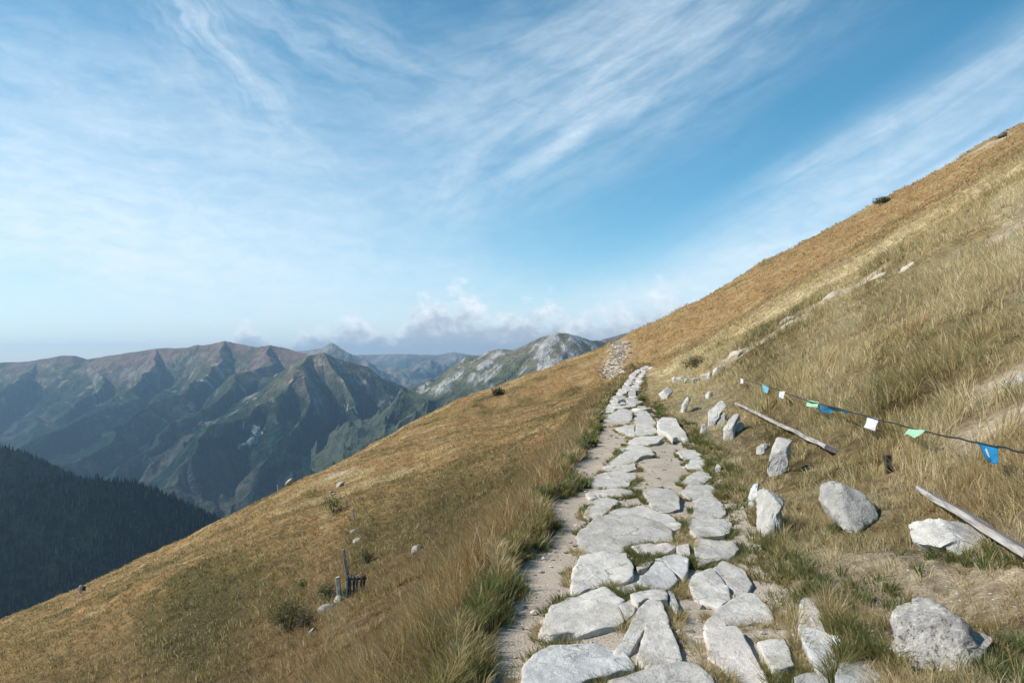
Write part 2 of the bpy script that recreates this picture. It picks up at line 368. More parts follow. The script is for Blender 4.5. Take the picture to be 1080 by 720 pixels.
STONES = [
 ([(552,720),(555,706),(564,692),(582,681),(607,678),(629,677),(646,681),(659,689),(670,700),(665,705),(643,710),(618,716),(600,728),(550,732)], .10, 'large smooth bluish grey slab cut by the bottom edge at the path left', 'G'),
 ([(573,666),(577,650),(584,637),(598,630),(625,622),(637,620),(648,626),(657,634),(653,641),(658,656),(643,660),(618,664),(598,667),(582,669)], .11, 'broad pale slab with a dark chipped dent in its top', 'S'),
 ([(654,641),(660,634),(669,631),(672,639),(668,648),(660,655)], .05, 'small low pale chip wedged right of the dented slab', 'S'),
 ([(650,682),(658,673),(669,650),(675,641),(683,636),(697,636),(701,645),(705,655),(703,657),(689,657),(680,663),(671,676),(665,684),(658,684)], .13, 'long diagonal slab like a bent arm beside the dented slab', 'S'),
 ([(666,628),(675,625),(701,621),(704,628),(704,633),(697,634),(683,633),(674,639),(667,635)], .14, 'flat topped slab with a straight upper edge above the bent arm slab', 'S'),
 ([(705,622),(711,626),(716,640),(714,648),(707,637)], .06, 'thin dark layered sliver at the right of the straight edged slab', 'G'),
 ([(682,660),(688,659),(704,658),(708,667),(715,680),(719,692),(706,697),(683,702),(678,698),(672,691),(676,680)], .13, 'blunt wedge shaped slab just above the bottom centre slab', 'S'),
 ([(646,718),(667,711),(686,704),(706,700),(719,697),(733,701),(744,709),(753,722),(748,736),(648,736)], .11, 'wide rounded slab cut by the bottom edge in the path centre', 'S'),
 ([(744,670),(753,666),(775,664),(783,670),(789,681),(801,702),(812,718),(812,732),(780,732),(776,720),(774,711),(768,708),(758,697),(748,692),(747,680)], .08, 'long pinkish slab slanting to the bottom edge right of the soil', 'P'),
 ([(800,678),(813,675),(827,676),(831,682),(835,698),(837,703),(824,707),(814,707),(808,695)], .07, 'small pale squarish slab right of the pinkish slab', 'S'),
 ([(842,648),(845,632),(855,629),(866,632),(870,639),(869,650),(873,662),(874,673),(888,674),(889,679),(880,687),(880,698),(872,706),(863,704),(856,692),(849,678),(844,667)], .08, 'tall narrow grey slab with a notched top beside the yellow verge tussock', 'G'),
 ([(838,714),(850,710),(872,709),(873,722),(868,732),(838,732)], .06, 'dark grey slab at the bottom edge below the tall notched slab', 'G'),
 ([(882,712),(886,698),(898,695),(915,696),(930,699),(938,707),(940,725),(930,735),(882,735)], .09, 'blue grey slab at the bottom edge left of the speckled boulder', 'G'),
 ([(744,658),(756,645),(769,635),(783,629),(794,629),(808,638),(813,648),(814,655),(797,653),(780,656),(765,660),(750,664)], .09, 'half moon slab with a flat lower edge above the pinkish slab', 'S'),
 ([(727,615),(732,609),(751,602),(760,610),(768,621),(770,630),(760,638),(746,634),(732,629),(729,622)], .10, 'rounded left half of the slab split by a crack on the path right', 'S'),
 ([(753,601),(762,593),(769,595),(784,601),(793,615),(787,623),(780,628),(772,629),(770,620),(761,609)], .09, 'pointed right half of the slab split by a crack on the path right', 'S'),
 ([(732,570),(739,566),(752,570),(773,571),(779,580),(768,589),(757,591),(745,594),(737,594),(733,582)], .09, 'slab with a humped left corner below the straight rectangular slab', 'S'),
 ([(726,547),(746,546),(768,547),(771,551),(769,561),(762,564),(746,565),(733,566),(729,561),(726,554)], .10, 'neat rectangular slab laid crosswise on the path right', 'S'),
 ([(736,527),(754,525),(765,535),(765,541),(759,545),(741,546),(731,543),(733,535)], .10, 'six sided slab touching the top of the neat rectangular slab', 'S'),
 ([(719,520),(726,512),(736,512),(757,513),(758,519),(754,524),(737,526),(729,526)], .09, 'wide low slab directly above the six sided slab', 'S'),
 ([(719,509),(726,502),(736,497),(745,497),(750,504),(741,510),(726,511)], .09, 'leaf shaped slab third up from the neat rectangular slab', 'S'),
 ([(723,490),(730,486),(748,487),(746,492),(743,495),(732,496),(727,493)], .09, 'small slab just below the topmost slab of the right hand row', 'S'),
 ([(714,477),(718,475),(736,475),(741,481),(738,483),(722,484)], .09, 'topmost slab of the right hand row beside the gravelly hollow', 'S'),
 ([(611,562),(630,549),(653,547),(676,549),(695,553),(706,559),(709,568),(695,570),(670,572),(659,576),(639,580),(625,582),(617,583),(612,576)], .13, 'largest pale slab spanning the left half of the path', 'S'),
 ([(641,546),(645,539),(659,535),(679,533),(693,540),(705,543),(715,550),(716,556),(708,557),(697,552),(680,548),(660,546)], .12, 'slab with a tapering right end tucked behind the largest slab', 'S'),
 ([(616,543),(620,535),(626,527),(640,524),(652,527),(650,532),(643,537),(638,542),(630,546)], .09, 'slab with a dark notch on its right behind the largest slab', 'S'),
 ([(679,521),(690,518),(709,520),(716,525),(716,535),(705,538),(697,538),(687,532)], .11, 'lone slab with a steep dark right end mid path', 'S'),
 ([(622,507),(632,501),(646,498),(668,499),(672,503),(665,507),(662,512),(652,514),(636,513),(622,511)], .10, 'long pale slab on the path left where the grass shadow ends', 'S'),
 ([(618,521),(632,517),(657,515),(669,517),(668,521),(651,523),(623,525)], .06, 'thin low ledge of stone below the long pale slab', 'P'),
 ([(636,496),(641,494),(655,492),(669,490),(671,495),(659,497),(646,497)], .10, 'narrow slab with a black gap at its right end', 'S'),
 ([(639,490),(651,481),(662,476),(679,473),(687,475),(690,480),(676,482),(668,487),(659,490),(650,492),(641,492)], .11, 'curved slab with a grass tuft under its right tip', 'S'),
 ([(651,478),(655,473),(668,470),(680,471),(673,473),(662,475),(655,478)], .09, 'thin slab just above the curved slab', 'S'),
 ([(660,468),(668,463),(677,461),(693,461),(700,461),(693,467),(679,469),(666,470)], .12, 'slab with a shaded lower lip left of the overhanging slab', 'S'),
 ([(672,450),(688,451),(693,455),(688,458),(677,460),(672,460),(670,455)], .09, 'squarish slab with a thin dark crack below it mid way up', 'S'),
 ([(650,453),(660,451),(669,451),(669,455),(670,459),(663,461),(657,457)], .08, 'small slab left of the squarish cracked slab', 'S'),
 ([(694,447),(699,444),(713,444),(716,449),(723,455),(725,459),(713,458),(709,460),(702,455),(694,453)], .20, 'thick slab overhanging a dark hollow on the path right', 'S'),
 ([(631,446),(641,440),(656,436),(667,438),(665,445),(649,448),(635,449)], .10, 'wide left slab of the pair where the path narrows', 'S'),
 ([(669,435),(679,432),(685,437),(692,446),(690,448),(677,448),(667,446)], .10, 'wide right slab of the pair where the path narrows', 'S'),
 ([(635,433),(642,428),(650,429),(649,435),(638,435)], .09, 'small stone at the left rim above the wide pair of slabs', 'S'),
 ([(656,429),(663,426),(671,425),(670,428),(659,431)], .09, 'thin stone between green tufts above the wide pair', 'S'),
 ([(648,419),(656,413),(661,414),(660,421),(652,425)], .09, 'pale stone at the left side of the far path', 'S'),
 ([(663,415),(670,412),(671,418),(668,422),(662,421)], .09, 'pale stone at the right side of the far path', 'S'),
 ([(659,410),(668,406),(677,407),(671,411),(661,413)], .09, 'pale stone farthest up before the path turns right', 'S'),
 ([(667,577),(695,573),(713,576),(706,582),(695,584),(676,584)], .05, 'flush worn slab below the right end of the largest slab', 'P'),
 ([(691,591),(701,587),(712,584),(726,589),(725,600),(720,608),(711,600),(701,593)], .13, 'dark sided triangular stone pointing down mid path', 'G'),
 ([(714,579),(726,575),(728,583),(724,587),(715,583)], .08, 'small squarish stone above the dark triangular stone', 'S'),
 ([(673,612),(691,595),(698,596),(709,603),(714,611),(705,619),(699,621),(688,617)], .16, 'peaked stone with a grey shaded right side mid path', 'G'),
 ([(650,619),(667,614),(671,616),(671,623),(659,626)], .05, 'small low pale stone left of the peaked stone', 'P'),
 ([(603,622),(606,600),(613,589),(642,584),(659,586),(667,598),(666,606),(653,613),(642,613),(624,615),(612,621)], .14, 'thick block with a chipped right corner below the largest slab', 'S'),
 ([(671,595),(685,589),(690,592),(680,600),(673,602)], .05, 'low chip between the thick block and the peaked stone', 'P'),
]
def build_stones():
    mm = {'S': M_STONE, 'G': M_GREY, 'P': M_PINK}
    for i, (p, h, l, m) in enumerate(STONES): paving(p, h, l, mm[m], 100 + i)
    # far stones of a few pixels each, and two behind the camera's feet
    k = 0
    for y in np.exp(np.linspace(math.log(26), math.log(92), 34)):
        for s in (-.28, .28):
            w = float(hw(y)); ss = s * w * 1.5 + random.uniform(-.1, .1); yy = y + random.uniform(-.5, .5)
            x = float(xc(yy)) + ss
            if any(np.hypot(x - P[:, 0].mean(), (yy - P[:, 1].mean()) * .5) < .5 for P in STONE_POLYS): continue
            a = np.arange(9) / 9 * 2 * math.pi; rr = np.array([random.uniform(.75, 1.15) for _ in a])
            P = np.stack([x + np.cos(a) * rr * .36 * min(1, w), yy + np.sin(a) * rr * min(1.1, .3 + .010 * yy)], -1)
            zg = float(smooth_ground(np.array([x]), np.array([yy]))[0])
            o, PP = slab_mesh('paving_stone', P, zg, random.uniform(.08, .14), M_STONE, 300 + k, 20); STONE_POLYS.append(PP)
            tag(o, 'small pale stone in the far stretch of path before it vanishes round the slope', 'stone', 'small stones of the far path'); k += 1

# ------------------------------------------------------------------ rocks of the bank: inflated silhouettes with their own depth
ROCKS = []
def rock(pix, depth, label, mat, seed, base=None, lean=.0, mid=False, name='rock', cat='rock', group=None, sink=.07, facet=.09):
    pix = np.array(pix, float)
    b = hit(*(base if base else (pix[:, 0].mean(), pix[:, 1].mean() if mid else pix[:, 1].max() - 1)))
    y0 = b[1] + (.12 if mid else depth * .25)
    zb = float(at_depth(pix[:, 0], pix[:, 1], y0)[:, 2].min()); rr_ = ray(pix[:, 0], pix[:, 1]); L0 = lean * .9
    dd_ = (y0 + L0 * (EYE[2] - zb)) / (1 - L0 * rr_[:, 2]); Q = EYE + rr_ * dd_[:, None]; xz = Q[:, [0, 2]]
    n = 64; P = soften(resample(xz, n), 1); c = P.mean(0); P = c + (P - c) * 1.09; size = max(np.ptp(P[:, 0]), np.ptp(P[:, 1]))
    rings = np.sin(np.linspace(0, math.pi / 2, 15)); V = []
    P[:, 1] -= (sink + .38 * np.ptp(P[:, 1])) * sstep(c[1], P[:, 1].min(), P[:, 1])
    def layer(t, sgn):
        q = (P - c) * t; yy = sgn * depth * .5 * (1 - t ** 2.3) ** .6
        return np.stack([q[:, 0], np.full(n, yy), q[:, 1]], -1)
    for t in rings: V.append(layer(t, -1))
    for t in rings[::-1][1:]: V.append(layer(t, 1))
    V = np.concatenate(V); nr = len(rings) * 2 - 1
    w = V + np.array([seed * 1.3, seed * .7, 0])
    L = np.linalg.norm(V, axis=1, keepdims=True) + 1e-6
    d = facet * size * fbm3(w * 3.0 / size, 2, seed) + .035 * size * fbm3(w * 9 / size, 3, seed + 4)
    V = V + V / L * d[:, None] * np.clip(np.abs(V[:, 1:2]) / (depth * .25), .25, 1)
    gp = np.random.default_rng(seed * 7 + 3)
    for kk in range(12):
        nn = gp.normal(size=3) * np.array([.8, 1.0, .8]); nn[1] = -abs(nn[1]) if kk < 6 else nn[1]; nn /= np.linalg.norm(nn)
        pr = V @ nn; dd = pr.max() * gp.uniform(.55, .82); V = V - nn * (np.maximum(0, pr - dd) * .93)[:, None]
    V = V + (V / L) * (.016 * size * fbm3(w * 22 / size, 3, seed + 14) - .03 * size * np.maximum(0, .16 - np.abs(fbm3(w * 3.4 / size, 2, seed + 24))) / .16)[:, None]
    V[:, 1] += L0 * np.maximum(V[:, 2] + c[1] - zb, -.02)
    V[:n] = V[:n].mean(0); V[-n:] = V[-n:].mean(0)
    o = np_mesh(name, V, grid_quads(nr, n, True), mat=mat, loc=(c[0], y0, c[1]))
    ROCKS.append((c[0], y0, np.ptp(P[:, 0]) * .5)); tag(o, label, cat, group); return o
def build_rocks():
    R = rock
    R([(951,655),(954,648),(965,642),(981,639),(999,644),(1016,655),(1027,665),(1045,670),(1057,680),(1048,686),(1030,694),(1012,706),(995,711),(975,709),(963,699),(955,684),(950,668)], .42, 'speckled grey boulder with dark lichen at the bottom right', M_SPECK, 1, facet=.13, lean=.6, name='boulder', cat='boulder')
    R([(868,517),(871,512),(886,511),(895,516),(909,520),(925,527),(934,539),(938,549),(931,555),(921,557),(911,562),(902,567),(894,560),(884,553),(874,545),(869,533)], .45, 'pale rounded boulder on bare ground left of the right plank', M_ROCK, 2, lean=1.1, name='boulder', cat='boulder')
    R([(952,553),(958,545),(970,543),(985,545),(1000,548),(1018,551),(1035,555),(1043,562),(1049,575),(1046,581),(1037,586),(1030,580),(1020,578),(1006,578),(990,581),(978,579),(962,574),(952,563)], .42, 'long pale boulder lying under the right plank', M_ROCK, 3, lean=1.1, name='boulder', cat='boulder')
    R([(796,520),(800,512),(808,509),(818,510),(824,515),(826,527),(823,540),(822,560),(818,570),(811,568),(804,562),(800,548),(797,535)], .34, 'upright white block standing in the verge beside the path', M_ROCK, 4, lean=.8)
    R([(788,528),(792,515),(799,508),(804,504),(806,509),(800,514),(796,524),(795,534),(790,534)], .22, 'thin slanting grey slab behind the upright white block', M_GREY, 5, lean=.8)
    R([(804,492),(808,484),(816,470),(821,461),(828,459),(833,464),(832,478),(829,490),(824,497),(816,499),(811,504),(808,497)], .32, 'pale pointed rock below the middle of the left plank', M_ROCK, 6, lean=.95)
    R([(794,480),(796,474),(804,468),(812,463),(815,465),(809,472),(803,478),(797,481)], .2, 'low half buried pale rock left of the pointed rock', M_ROCK, 7, lean=.9)
    R([(746,441),(748,434),(756,426),(762,421),(767,423),(767,430),(760,437),(753,443),(747,450),(745,448)], .3, 'leaning grey rock topmost of the cluster below the left plank', M_ROCK, 8, lean=.9)
    R([(755,447),(758,440),(764,434),(768,436),(764,444),(759,450),(756,450)], .25, 'small rock between the two bigger rocks of the cluster', M_ROCK, 9, lean=.9)
    R([(761,459),(764,449),(772,440),(779,431),(785,430),(785,436),(778,445),(773,454),(770,463),(763,466)], .3, 'long slanting rock propping the upper end of the left plank', M_ROCK, 10, lean=.9)
    R([(773,452),(778,446),(784,444),(784,450),(778,455)], .2, 'pale stub of rock right of the long slanting rock', M_ROCK, 11, lean=.9)
    R([(694,415),(698,410),(704,408),(711,410),(711,414),(706,416),(703,421),(699,422),(697,417)], .4, 'pale wedge rock beside the far path', M_ROCK, 12, lean=.9)
    R([(717,433),(719,427),(724,420),(728,416),(730,419),(726,425),(722,432),(719,436)], .3, 'slim slanting rock between the wedge rock and the cluster', M_ROCK, 13, lean=.9)
    R([(739,455),(740,447),(743,444),(745,452),(744,461),(740,462)], .2, 'thin upright stone in grass left of the rock cluster', M_PINK, 14, lean=.2)
    R([(754,494),(756,490),(760,490),(762,494),(760,498),(756,498)], .14, 'small pale stone alone in the verge grass', M_ROCK, 15)
    R([(744,417),(747,413),(752,413),(752,417),(748,421),(745,421)], .25, 'small pale stone above the rock cluster', M_ROCK, 16)
    for k, (px, py, w, h) in enumerate([(712,400,5,3),(719,399,6,3.5),(727,401,8,3),(735,401,7,3.5),(744,396,5,3),(750,395,6,3),(757,391,7,3.5),(762,389,6,4),(748,400,5,2.5)]):
        a = np.arange(10) / 10 * 2 * math.pi
        R(np.stack([px + np.cos(a) * w * (.8 + .3 * rng.random(10)), py - np.sin(a) * h * (.8 + .3 * rng.random(10))], -1), .3, 'one of the small pale stones in the broken row above the path bend', M_ROCK, 20 + k, group='row of small stones above the bend', facet=.12)
    # outcrops and slabs uphill
    R([(864,318),(870,310),(884,305),(898,303),(902,305),(896,312),(884,318),(868,322)], .9, 'tan slab of bare rock lowest of the uphill outcrop line', M_TAN, 40, lean=.9, name='outcrop', cat='outcrop', mid=True)
    R([(905,302),(918,296),(928,289),(936,286),(945,286),(940,292),(928,297),(912,304)], .8, 'white topped slab of bare rock in the middle of the uphill outcrop line', M_TAN, 41, lean=.9, name='outcrop', cat='outcrop', mid=True)
    R([(945,287),(955,281),(966,275),(974,272),(972,276),(960,283),(950,288)], .7, 'thin slab of bare rock topmost of the uphill outcrop line', M_TAN, 42, lean=.9, name='outcrop', cat='outcrop', mid=True)
    R([(820,341),(826,335),(838,333),(848,328),(850,332),(842,341),(830,346)], .8, 'low patch of broken rock below the uphill outcrop line', M_TAN, 43, lean=.9, name='outcrop', cat='outcrop', mid=True)
    R([(1058,404),(1068,398),(1080,393),(1096,392),(1096,412),(1080,413),(1066,410)], .5, 'pale flat outcrop at the right edge above the cord', M_ROCK, 44, lean=.9, name='outcrop', cat='outcrop', mid=True)
    R([(1036,261),(1046,256),(1058,254),(1066,252),(1060,258),(1046,262)], .6, 'small pale outcrop high on the slope at the right', M_TAN, 45, lean=.9, name='outcrop', cat='outcrop', mid=True)
    R([(1049,146),(1053,141.5),(1059,139),(1063,139),(1060,144)], 1.0, 'dark rock on the skyline at the top right', mat_plain('dark_rock', (.11, .10, .085)), 46, base=(1056, 146))
    R([(767,379),(773,372),(783,369),(794,370),(790,376),(778,380)], .8, 'tan bare outcrop on the slope above the far end of the cord', M_TAN, 47, lean=.9, name='outcrop', cat='outcrop', mid=True)
    # left slope
    R([(434,580),(436,575),(441,573),(445,575),(443,579),(438,582)], .35, 'lone pale stone in the grass of the falling slope', M_DULL, 50, lean=.5)
    R([(468,687),(472,679),(482,675),(492,677),(488,684),(478,689)], .25, 'pale stone half hidden in grass left of the green verge', M_DULL, 51, lean=.5)
    R([(335,642),(340,638),(350,636),(356,639),(350,644),(340,645)], .5, 'flat tan stone at the foot of the stouter post', M_DULL, 52, lean=.6)
    R([(352,633),(355,628),(360,628),(361,633),(357,636)], .35, 'round white stone against the base of the stouter post', M_ROCK, 53)
    R([(324,668),(328,663),(333,661),(333,666),(328,670)], .35, 'pale stone below the dark bush', M_DULL, 54, lean=.5)
    R([(301,508),(306,505),(312,502),(314,504),(309,507),(303,510)], 1.2, 'long white slab lying on the left skyline', M_DULL, 55, base=(308, 511))
    R([(371,571),(374,568),(379,567),(380,570),(374,573)], .5, 'pale stone above the slim post', M_DULL, 56, lean=.5)
    R([(369,560),(373,558),(377,558),(376,561),(371,562)], .5, 'smaller pale stone in the green patch above the slim post', M_DULL, 57, lean=.5)
    R([(83,622),(83,618),(85,616.5),(87,618),(87,622),(85,623)], .7, 'egg shaped white stone on the skyline at the far left', M_ROCK, 58, base=(85, 627))
    R([(87,621),(87,618),(88.5,617),(90,619),(90,621)], .5, 'black stone beside the white egg shaped stone', mat_plain('black_rock', (.03, .03, .03)), 59, base=(88, 627))
    R([(353,512),(358,508),(364,507),(362,511),(357,514)], .8, 'yellowish stone at the top of the green gully', M_DULL, 60, lean=.5)
    for k, (px, py) in enumerate([(352, 521), (347, 527), (349, 519)]):
        a = np.arange(9) / 9 * 2 * math.pi
        R(np.stack([px + np.cos(a) * 2.2, py - np.sin(a) * 1.6], -1), .5, ['pale stone on the right of the green gully stones', 'pale stone lowest in the green gully', 'tiny pale stone uppermost among the gully stones'][k], M_DULL, 61 + k)
    R([(697,640),(700,640)], .1, '', M_ROCK, 99) if False else None

# ------------------------------------------------------------------ timber, cord, posts
def box_mesh(name, L, W, H, mat, parent=None, loc=None, rot=None, seg=24, warp=.008, seed=0, label=None):
    """a bevelled, slightly warped length of timber along local x, centred on its middle"""
    b = min(W, H) * .09
    prof = np.array([(-W/2+b, -H/2), (W/2-b, -H/2), (W/2, -H/2+b), (W/2, H/2-b), (W/2-b, H/2), (-W/2+b, H/2), (-W/2, H/2-b), (-W/2, -H/2+b)])
    V = []; m = len(prof)
    xs = np.r_[-L/2, np.linspace(-L/2 + b, L/2 - b, seg), L/2]
    for i, x in enumerate(xs):
        k = .86 if i in (0, len(xs) - 1) else 1
        p = prof * k
        wob = np.array([fbm3(np.array([[x * 1.1, seed, 0.]]), 2, seed)[0], fbm3(np.array([[x * 1.1, seed, 9.]]), 2, seed)[0]]) * warp * 2.5
        j = fbm3(np.stack([np.full(m, x * 6), p[:, 0] * 30, p[:, 1] * 30 + seed], -1), 2, seed + 1) * warp
        V.append(np.concatenate([np.full((m, 1), x + (random.uniform(-.01, .01) if k < 1 else 0)), p * (1 + j / max(W, H))[:, None] + wob], -1))
    nr = len(xs); V = np.concatenate(V); q = list(map(tuple, grid_quads(nr, m, True)))
    V = np.vstack([V, V[:m].mean(0), V[-m:].mean(0)]); n0 = nr * m
    t = [(n0, (i + 1) % m, i) for i in range(m)] + [(n0 + 1, n0 - m + i, n0 - m + (i + 1) % m) for i in range(m)]
    o = np_mesh(name, V, q, t, mat=mat, parent=parent, smooth=False)
    if loc is not None: o.location = loc
    if rot is not None: o.rotation_euler = rot
    return o
def plank_between(A, B, W, H, label, seed):
    from mathutils import Vector, Matrix
    A = Vector(A); B = Vector(B); d = (B - A); L = d.length; x = d.normalized()
    up = Vector((0, 0, 1)); y = up.cross(x).normalized()
    z = x.cross(y); R = Matrix((x, y, z)).transposed() @ Matrix.Rotation(math.radians(-22), 3, 'X')
    o = box_mesh('plank', L, W, H, M_WOOD, seg=40, seed=seed, warp=.004)
    o.rotation_euler = R.to_euler(); o.location = (A + B) / 2
    tag(o, label, 'plank', 'weathered planks edging the bank'); return o
def tube(pts, rad, n=8):
    pts = np.asarray(pts, float); m = len(pts); V = []
    for i in range(m):
        d = pts[min(i + 1, m - 1)] - pts[max(i - 1, 0)]; d /= np.linalg.norm(d)
        a = np.cross(d, [0, 0, 1.0]); a /= np.linalg.norm(a) + 1e-9; b = np.cross(d, a)
        r = rad if np.isscalar(rad) else rad[i]
        for k in range(n):
            t = 2 * math.pi * k / n; V.append(pts[i] + (a * math.cos(t) + b * math.sin(t)) * r)
    return np.array(V), grid_quads(m, n, True)
def build_timber():
    g = lambda x, y: float(ground(np.array([x]), np.array([y]))[0])
    A = hit(779, 426, .16); B = hit(878, 474, .10)
    plank_between(A, B, .20, .06, 'long weathered grey plank lying at an angle over the rock cluster', 3)
    A = hit(974, 516, .07); B = hit(1094, 592, .10); pass
    plank_between(A, B, .14, .05, 'weathered brownish plank running out of the right edge above the long boulder', 5)
    # short dark stub added where the bank has a dark hollow
    p = hit(937, 499); t = empty('hollow_stub', (p[0], p[1], p[2] - .05))
    tag(t, 'short dark stub added for the dark hollow in the bank between the planks', 'hollow_stub')
    box_mesh('post', .24, .065, .06, mat_plain('hollow_dark', (.035, .028, .022)), t, loc=(0, 0, .12), rot=(0, math.radians(82), 0), seg=8, seed=8)
    # cord with flags
    cp = [(772, 397, 25.5), (785, 401, 22.6), (800, 405, 20), (808, 407, 18.8), (820, 410.5, 17.2), (848, 421, 14.3), (862, 425, 13.3), (885, 430.5, 11.9), (912, 438, 10.6), (945, 446.5, 9.3), (980, 455.5, 8.2), (1012, 462, 7.35), (1032, 466.5, 6.9), (1060, 471.5, 6.35), (1080, 477, 6.0), (1130, 487, 5.3), (1200, 505, 4.6)]
    C = np.array([at_depth(a, b, d) for a, b, d in cp])
    for e in (0, -1): C[e, 2] = g(C[e, 0], C[e, 1]) - .02
    tt = np.linspace(0, len(C) - 1, 160); i = np.clip(tt.astype(int), 0, len(C) - 2); f = (tt - i)[:, None]
    def cr(k):
        p0 = C[np.clip(k - 1, 0, len(C) - 1)]; p1 = C[k]; p2 = C[np.clip(k + 1, 0, len(C) - 1)]; p3 = C[np.clip(k + 2, 0, len(C) - 1)]
        return p1 + .5 * f * (p2 - p0 + f * (2 * p0 - 5 * p1 + 4 * p2 - p3 + f * (3 * (p1 - p2) + p3 - p0)))
    path = cr(i); path[:, 2] -= .008 * np.abs(np.sin(tt * math.pi))
    c0 = path.mean(0)
    root = empty('flag_line', c0); tag(root, 'dark cord strung with small faded cloth flags along the right bank', 'flag line')
    V, q = tube(path - c0, .0085, 7); np_mesh('cord', V, q, mat=mat_plain('black_cord', (.02, .022, .025), .7), parent=root)
    blue = mat_cloth('blue_cloth', (.035, .25, .50)); lblue = mat_cloth('pale_blue_cloth', (.22, .52, .66)); gr = mat_cloth('green_cloth', (.40, .68, .46)); wh = mat_cloth('white_cloth', (.72, .71, .73)); dk = mat_cloth('teal_cloth', (.02, .10, .13))
    pt = lambda px, py, d: at_depth(px, py, d) - c0
    def flag(pix, depths, mat, label, bulge=.02, seed=0):
        A, B, Cc, D = [pt(p[0], p[1], d) for p, d in zip(pix, depths)]       # top-left, top-right, bottom-right, bottom-left
        nn = 14; U, W = np.meshgrid(np.linspace(0, 1, nn), np.linspace(0, 1, nn)); U = U.ravel()[:, None]; W = W.ravel()[:, None]
        P = (A * (1 - U) + B * U) * (1 - W) + (D * (1 - U) + Cc * U) * W
        nrm = np.cross(B - A, D - A); sz = np.linalg.norm(B - A); nrm /= np.linalg.norm(nrm)
        wave = 1.7 * bulge * (np.sin(U * 5 + seed) * W + .5 * np.sin(W * 4 + U * 3 + seed * 2) * W)
        P = P + nrm * wave; P2 = P + nrm * .0015
        qd = grid_quads(nn, nn); n1 = nn * nn
        e = [k for k in range(nn)] + [k * nn + nn - 1 for k in range(1, nn)] + [n1 - 1 - k for k in range(1, nn)] + [n1 - nn - k * nn for k in range(1, nn - 1)]
        sk = [(e[k], e[(k + 1) % len(e)], e[(k + 1) % len(e)] + n1, e[k] + n1) for k in range(len(e))]
        o = np_mesh('flag', np.vstack([P, P2]), np.vstack([qd[:, ::-1], qd + n1, np.array(sk)]), mat=mat, parent=root); o['label'] = label
        return o, (A, B, Cc, D, nrm, P.reshape(nn, nn, 3))
    fb, (A, B, Cc, D, nrm, PG) = flag([(1030, 466), (1053, 471), (1052, 489), (1040, 487)], [6.92, 6.5, 6.5, 6.75], blue, 'bright blue flag with a white oval mark', .018, 1)
    fb_l = fb.data
    # white oval mark on the blue flag, a thin patch on its camera side
    import itertools
    nrmc = -nrm if np.dot(nrm, -(A + c0 - EYE)) < 0 else nrm
    def surf(u, w):
        iu = u * 13; iw = w * 13; a = int(min(12, iu)); b = int(min(12, iw)); fu = iu - a; fw = iw - b
        return (PG[b, a] * (1 - fu) + PG[b, a + 1] * fu) * (1 - fw) + (PG[b + 1, a] * (1 - fu) + PG[b + 1, a + 1] * fu) * fw
    ring = []
    for k in range(20):
        t = 2 * math.pi * k / 20; a_, b_ = .12 * math.cos(t), .27 * math.sin(t); u = .50 + a_ * .9 + b_ * .30; w = .47 - a_ * .2 + b_ * .9
        ring.append(surf(min(.95, max(.05, u)), min(.95, max(.05, w))) + nrmc * .004)
    cen = np.mean(ring, 0); V = np.vstack([ring, [cen]])
    em = np_mesh('emblem', V, None, [(k, (k + 1) % 20, 20) for k in range(20)], mat=wh, parent=fb)
    flag([(960, 451), (976, 453.5), (964, 461.5), (951, 457)], [8.85, 8.3, 8.4, 8.8], gr, 'pale green flag blown sideways right of the white flag', .012, 2)
    flag([(915, 438.5), (927, 441.5), (921, 454), (911, 450.5)], [10.5, 10.0, 10.05, 10.5], wh, 'larger white flag hanging mid cord', .012, 3)
    flag([(872, 427), (896, 434), (892, 437), (876, 431)], [12.7, 11.3, 11.3, 12.7], dk, 'dark teal flag twisted along the cord', .01, 4)
    flag([(863, 427), (878, 430.5), (878, 436), (866, 434)], [13.3, 12.4, 12.4, 13.2], blue, 'blue flag behind the pale green one', .012, 5)
    flag([(851, 421.5), (864, 424), (863, 430), (850, 428)], [14.2, 13.2, 13.2, 14.1], gr, 'pale green flag left of the blue one', .01, 6)
    flag([(822, 411), (828, 413), (826, 420.5), (821, 419)], [17.0, 16.2, 16.2, 16.9], wh, 'small white flag', .01, 7)
    flag([(804, 405.5), (811, 407.5), (809, 415), (803.5, 412.5)], [19.3, 18.4, 18.4, 19.3], lblue, 'pale blue flag', .01, 8)
    flag([(781, 398.5), (784, 400), (783.5, 404.5), (780.5, 404)], [23.0, 22.6, 22.6, 23], wh, 'farthest tiny white flag', .01, 9)
    # posts on the falling slope
    def post(px, py, top_px, top_py, w, label, seed, mat=M_WOOD, name='wooden_post'):
        b = hit(px, py); T = at_depth(top_px, top_py, b[1]); from mathutils import Vector
        d = Vector(T) - Vector(b); L = d.length + .25
        o = box_mesh(name, L, w, w, mat, seg=12, seed=seed, warp=.01)
        o.rotation_mode = 'QUATERNION'; o.rotation_quaternion = d.to_track_quat('X', 'Z'); o.location = Vector(b) + d.normalized() * (L / 2 - .25)
        tag(o, label, 'post'); return b
    pale = mat_plain('bleached_wood', (.42, .39, .33), .85, .2, .3, 9)
    post(358.5, 634, 356, 608, .10, 'stouter bleached post beside the dark bush on the falling slope', 11, pale)
    post(368, 609, 362, 579, .08, 'slim grey brown post leaning above the slatted panel', 12)
    post(373.5, 549, 372, 536, .09, 'pale short post in the green gully', 13, pale)
    post(366, 535, 365, 525, .10, 'whitish stump post at the top of the green gully', 14, pale)
    post(293, 517, 292.5, 511, .14, 'tiny pale post stub on the left skyline', 15, pale)
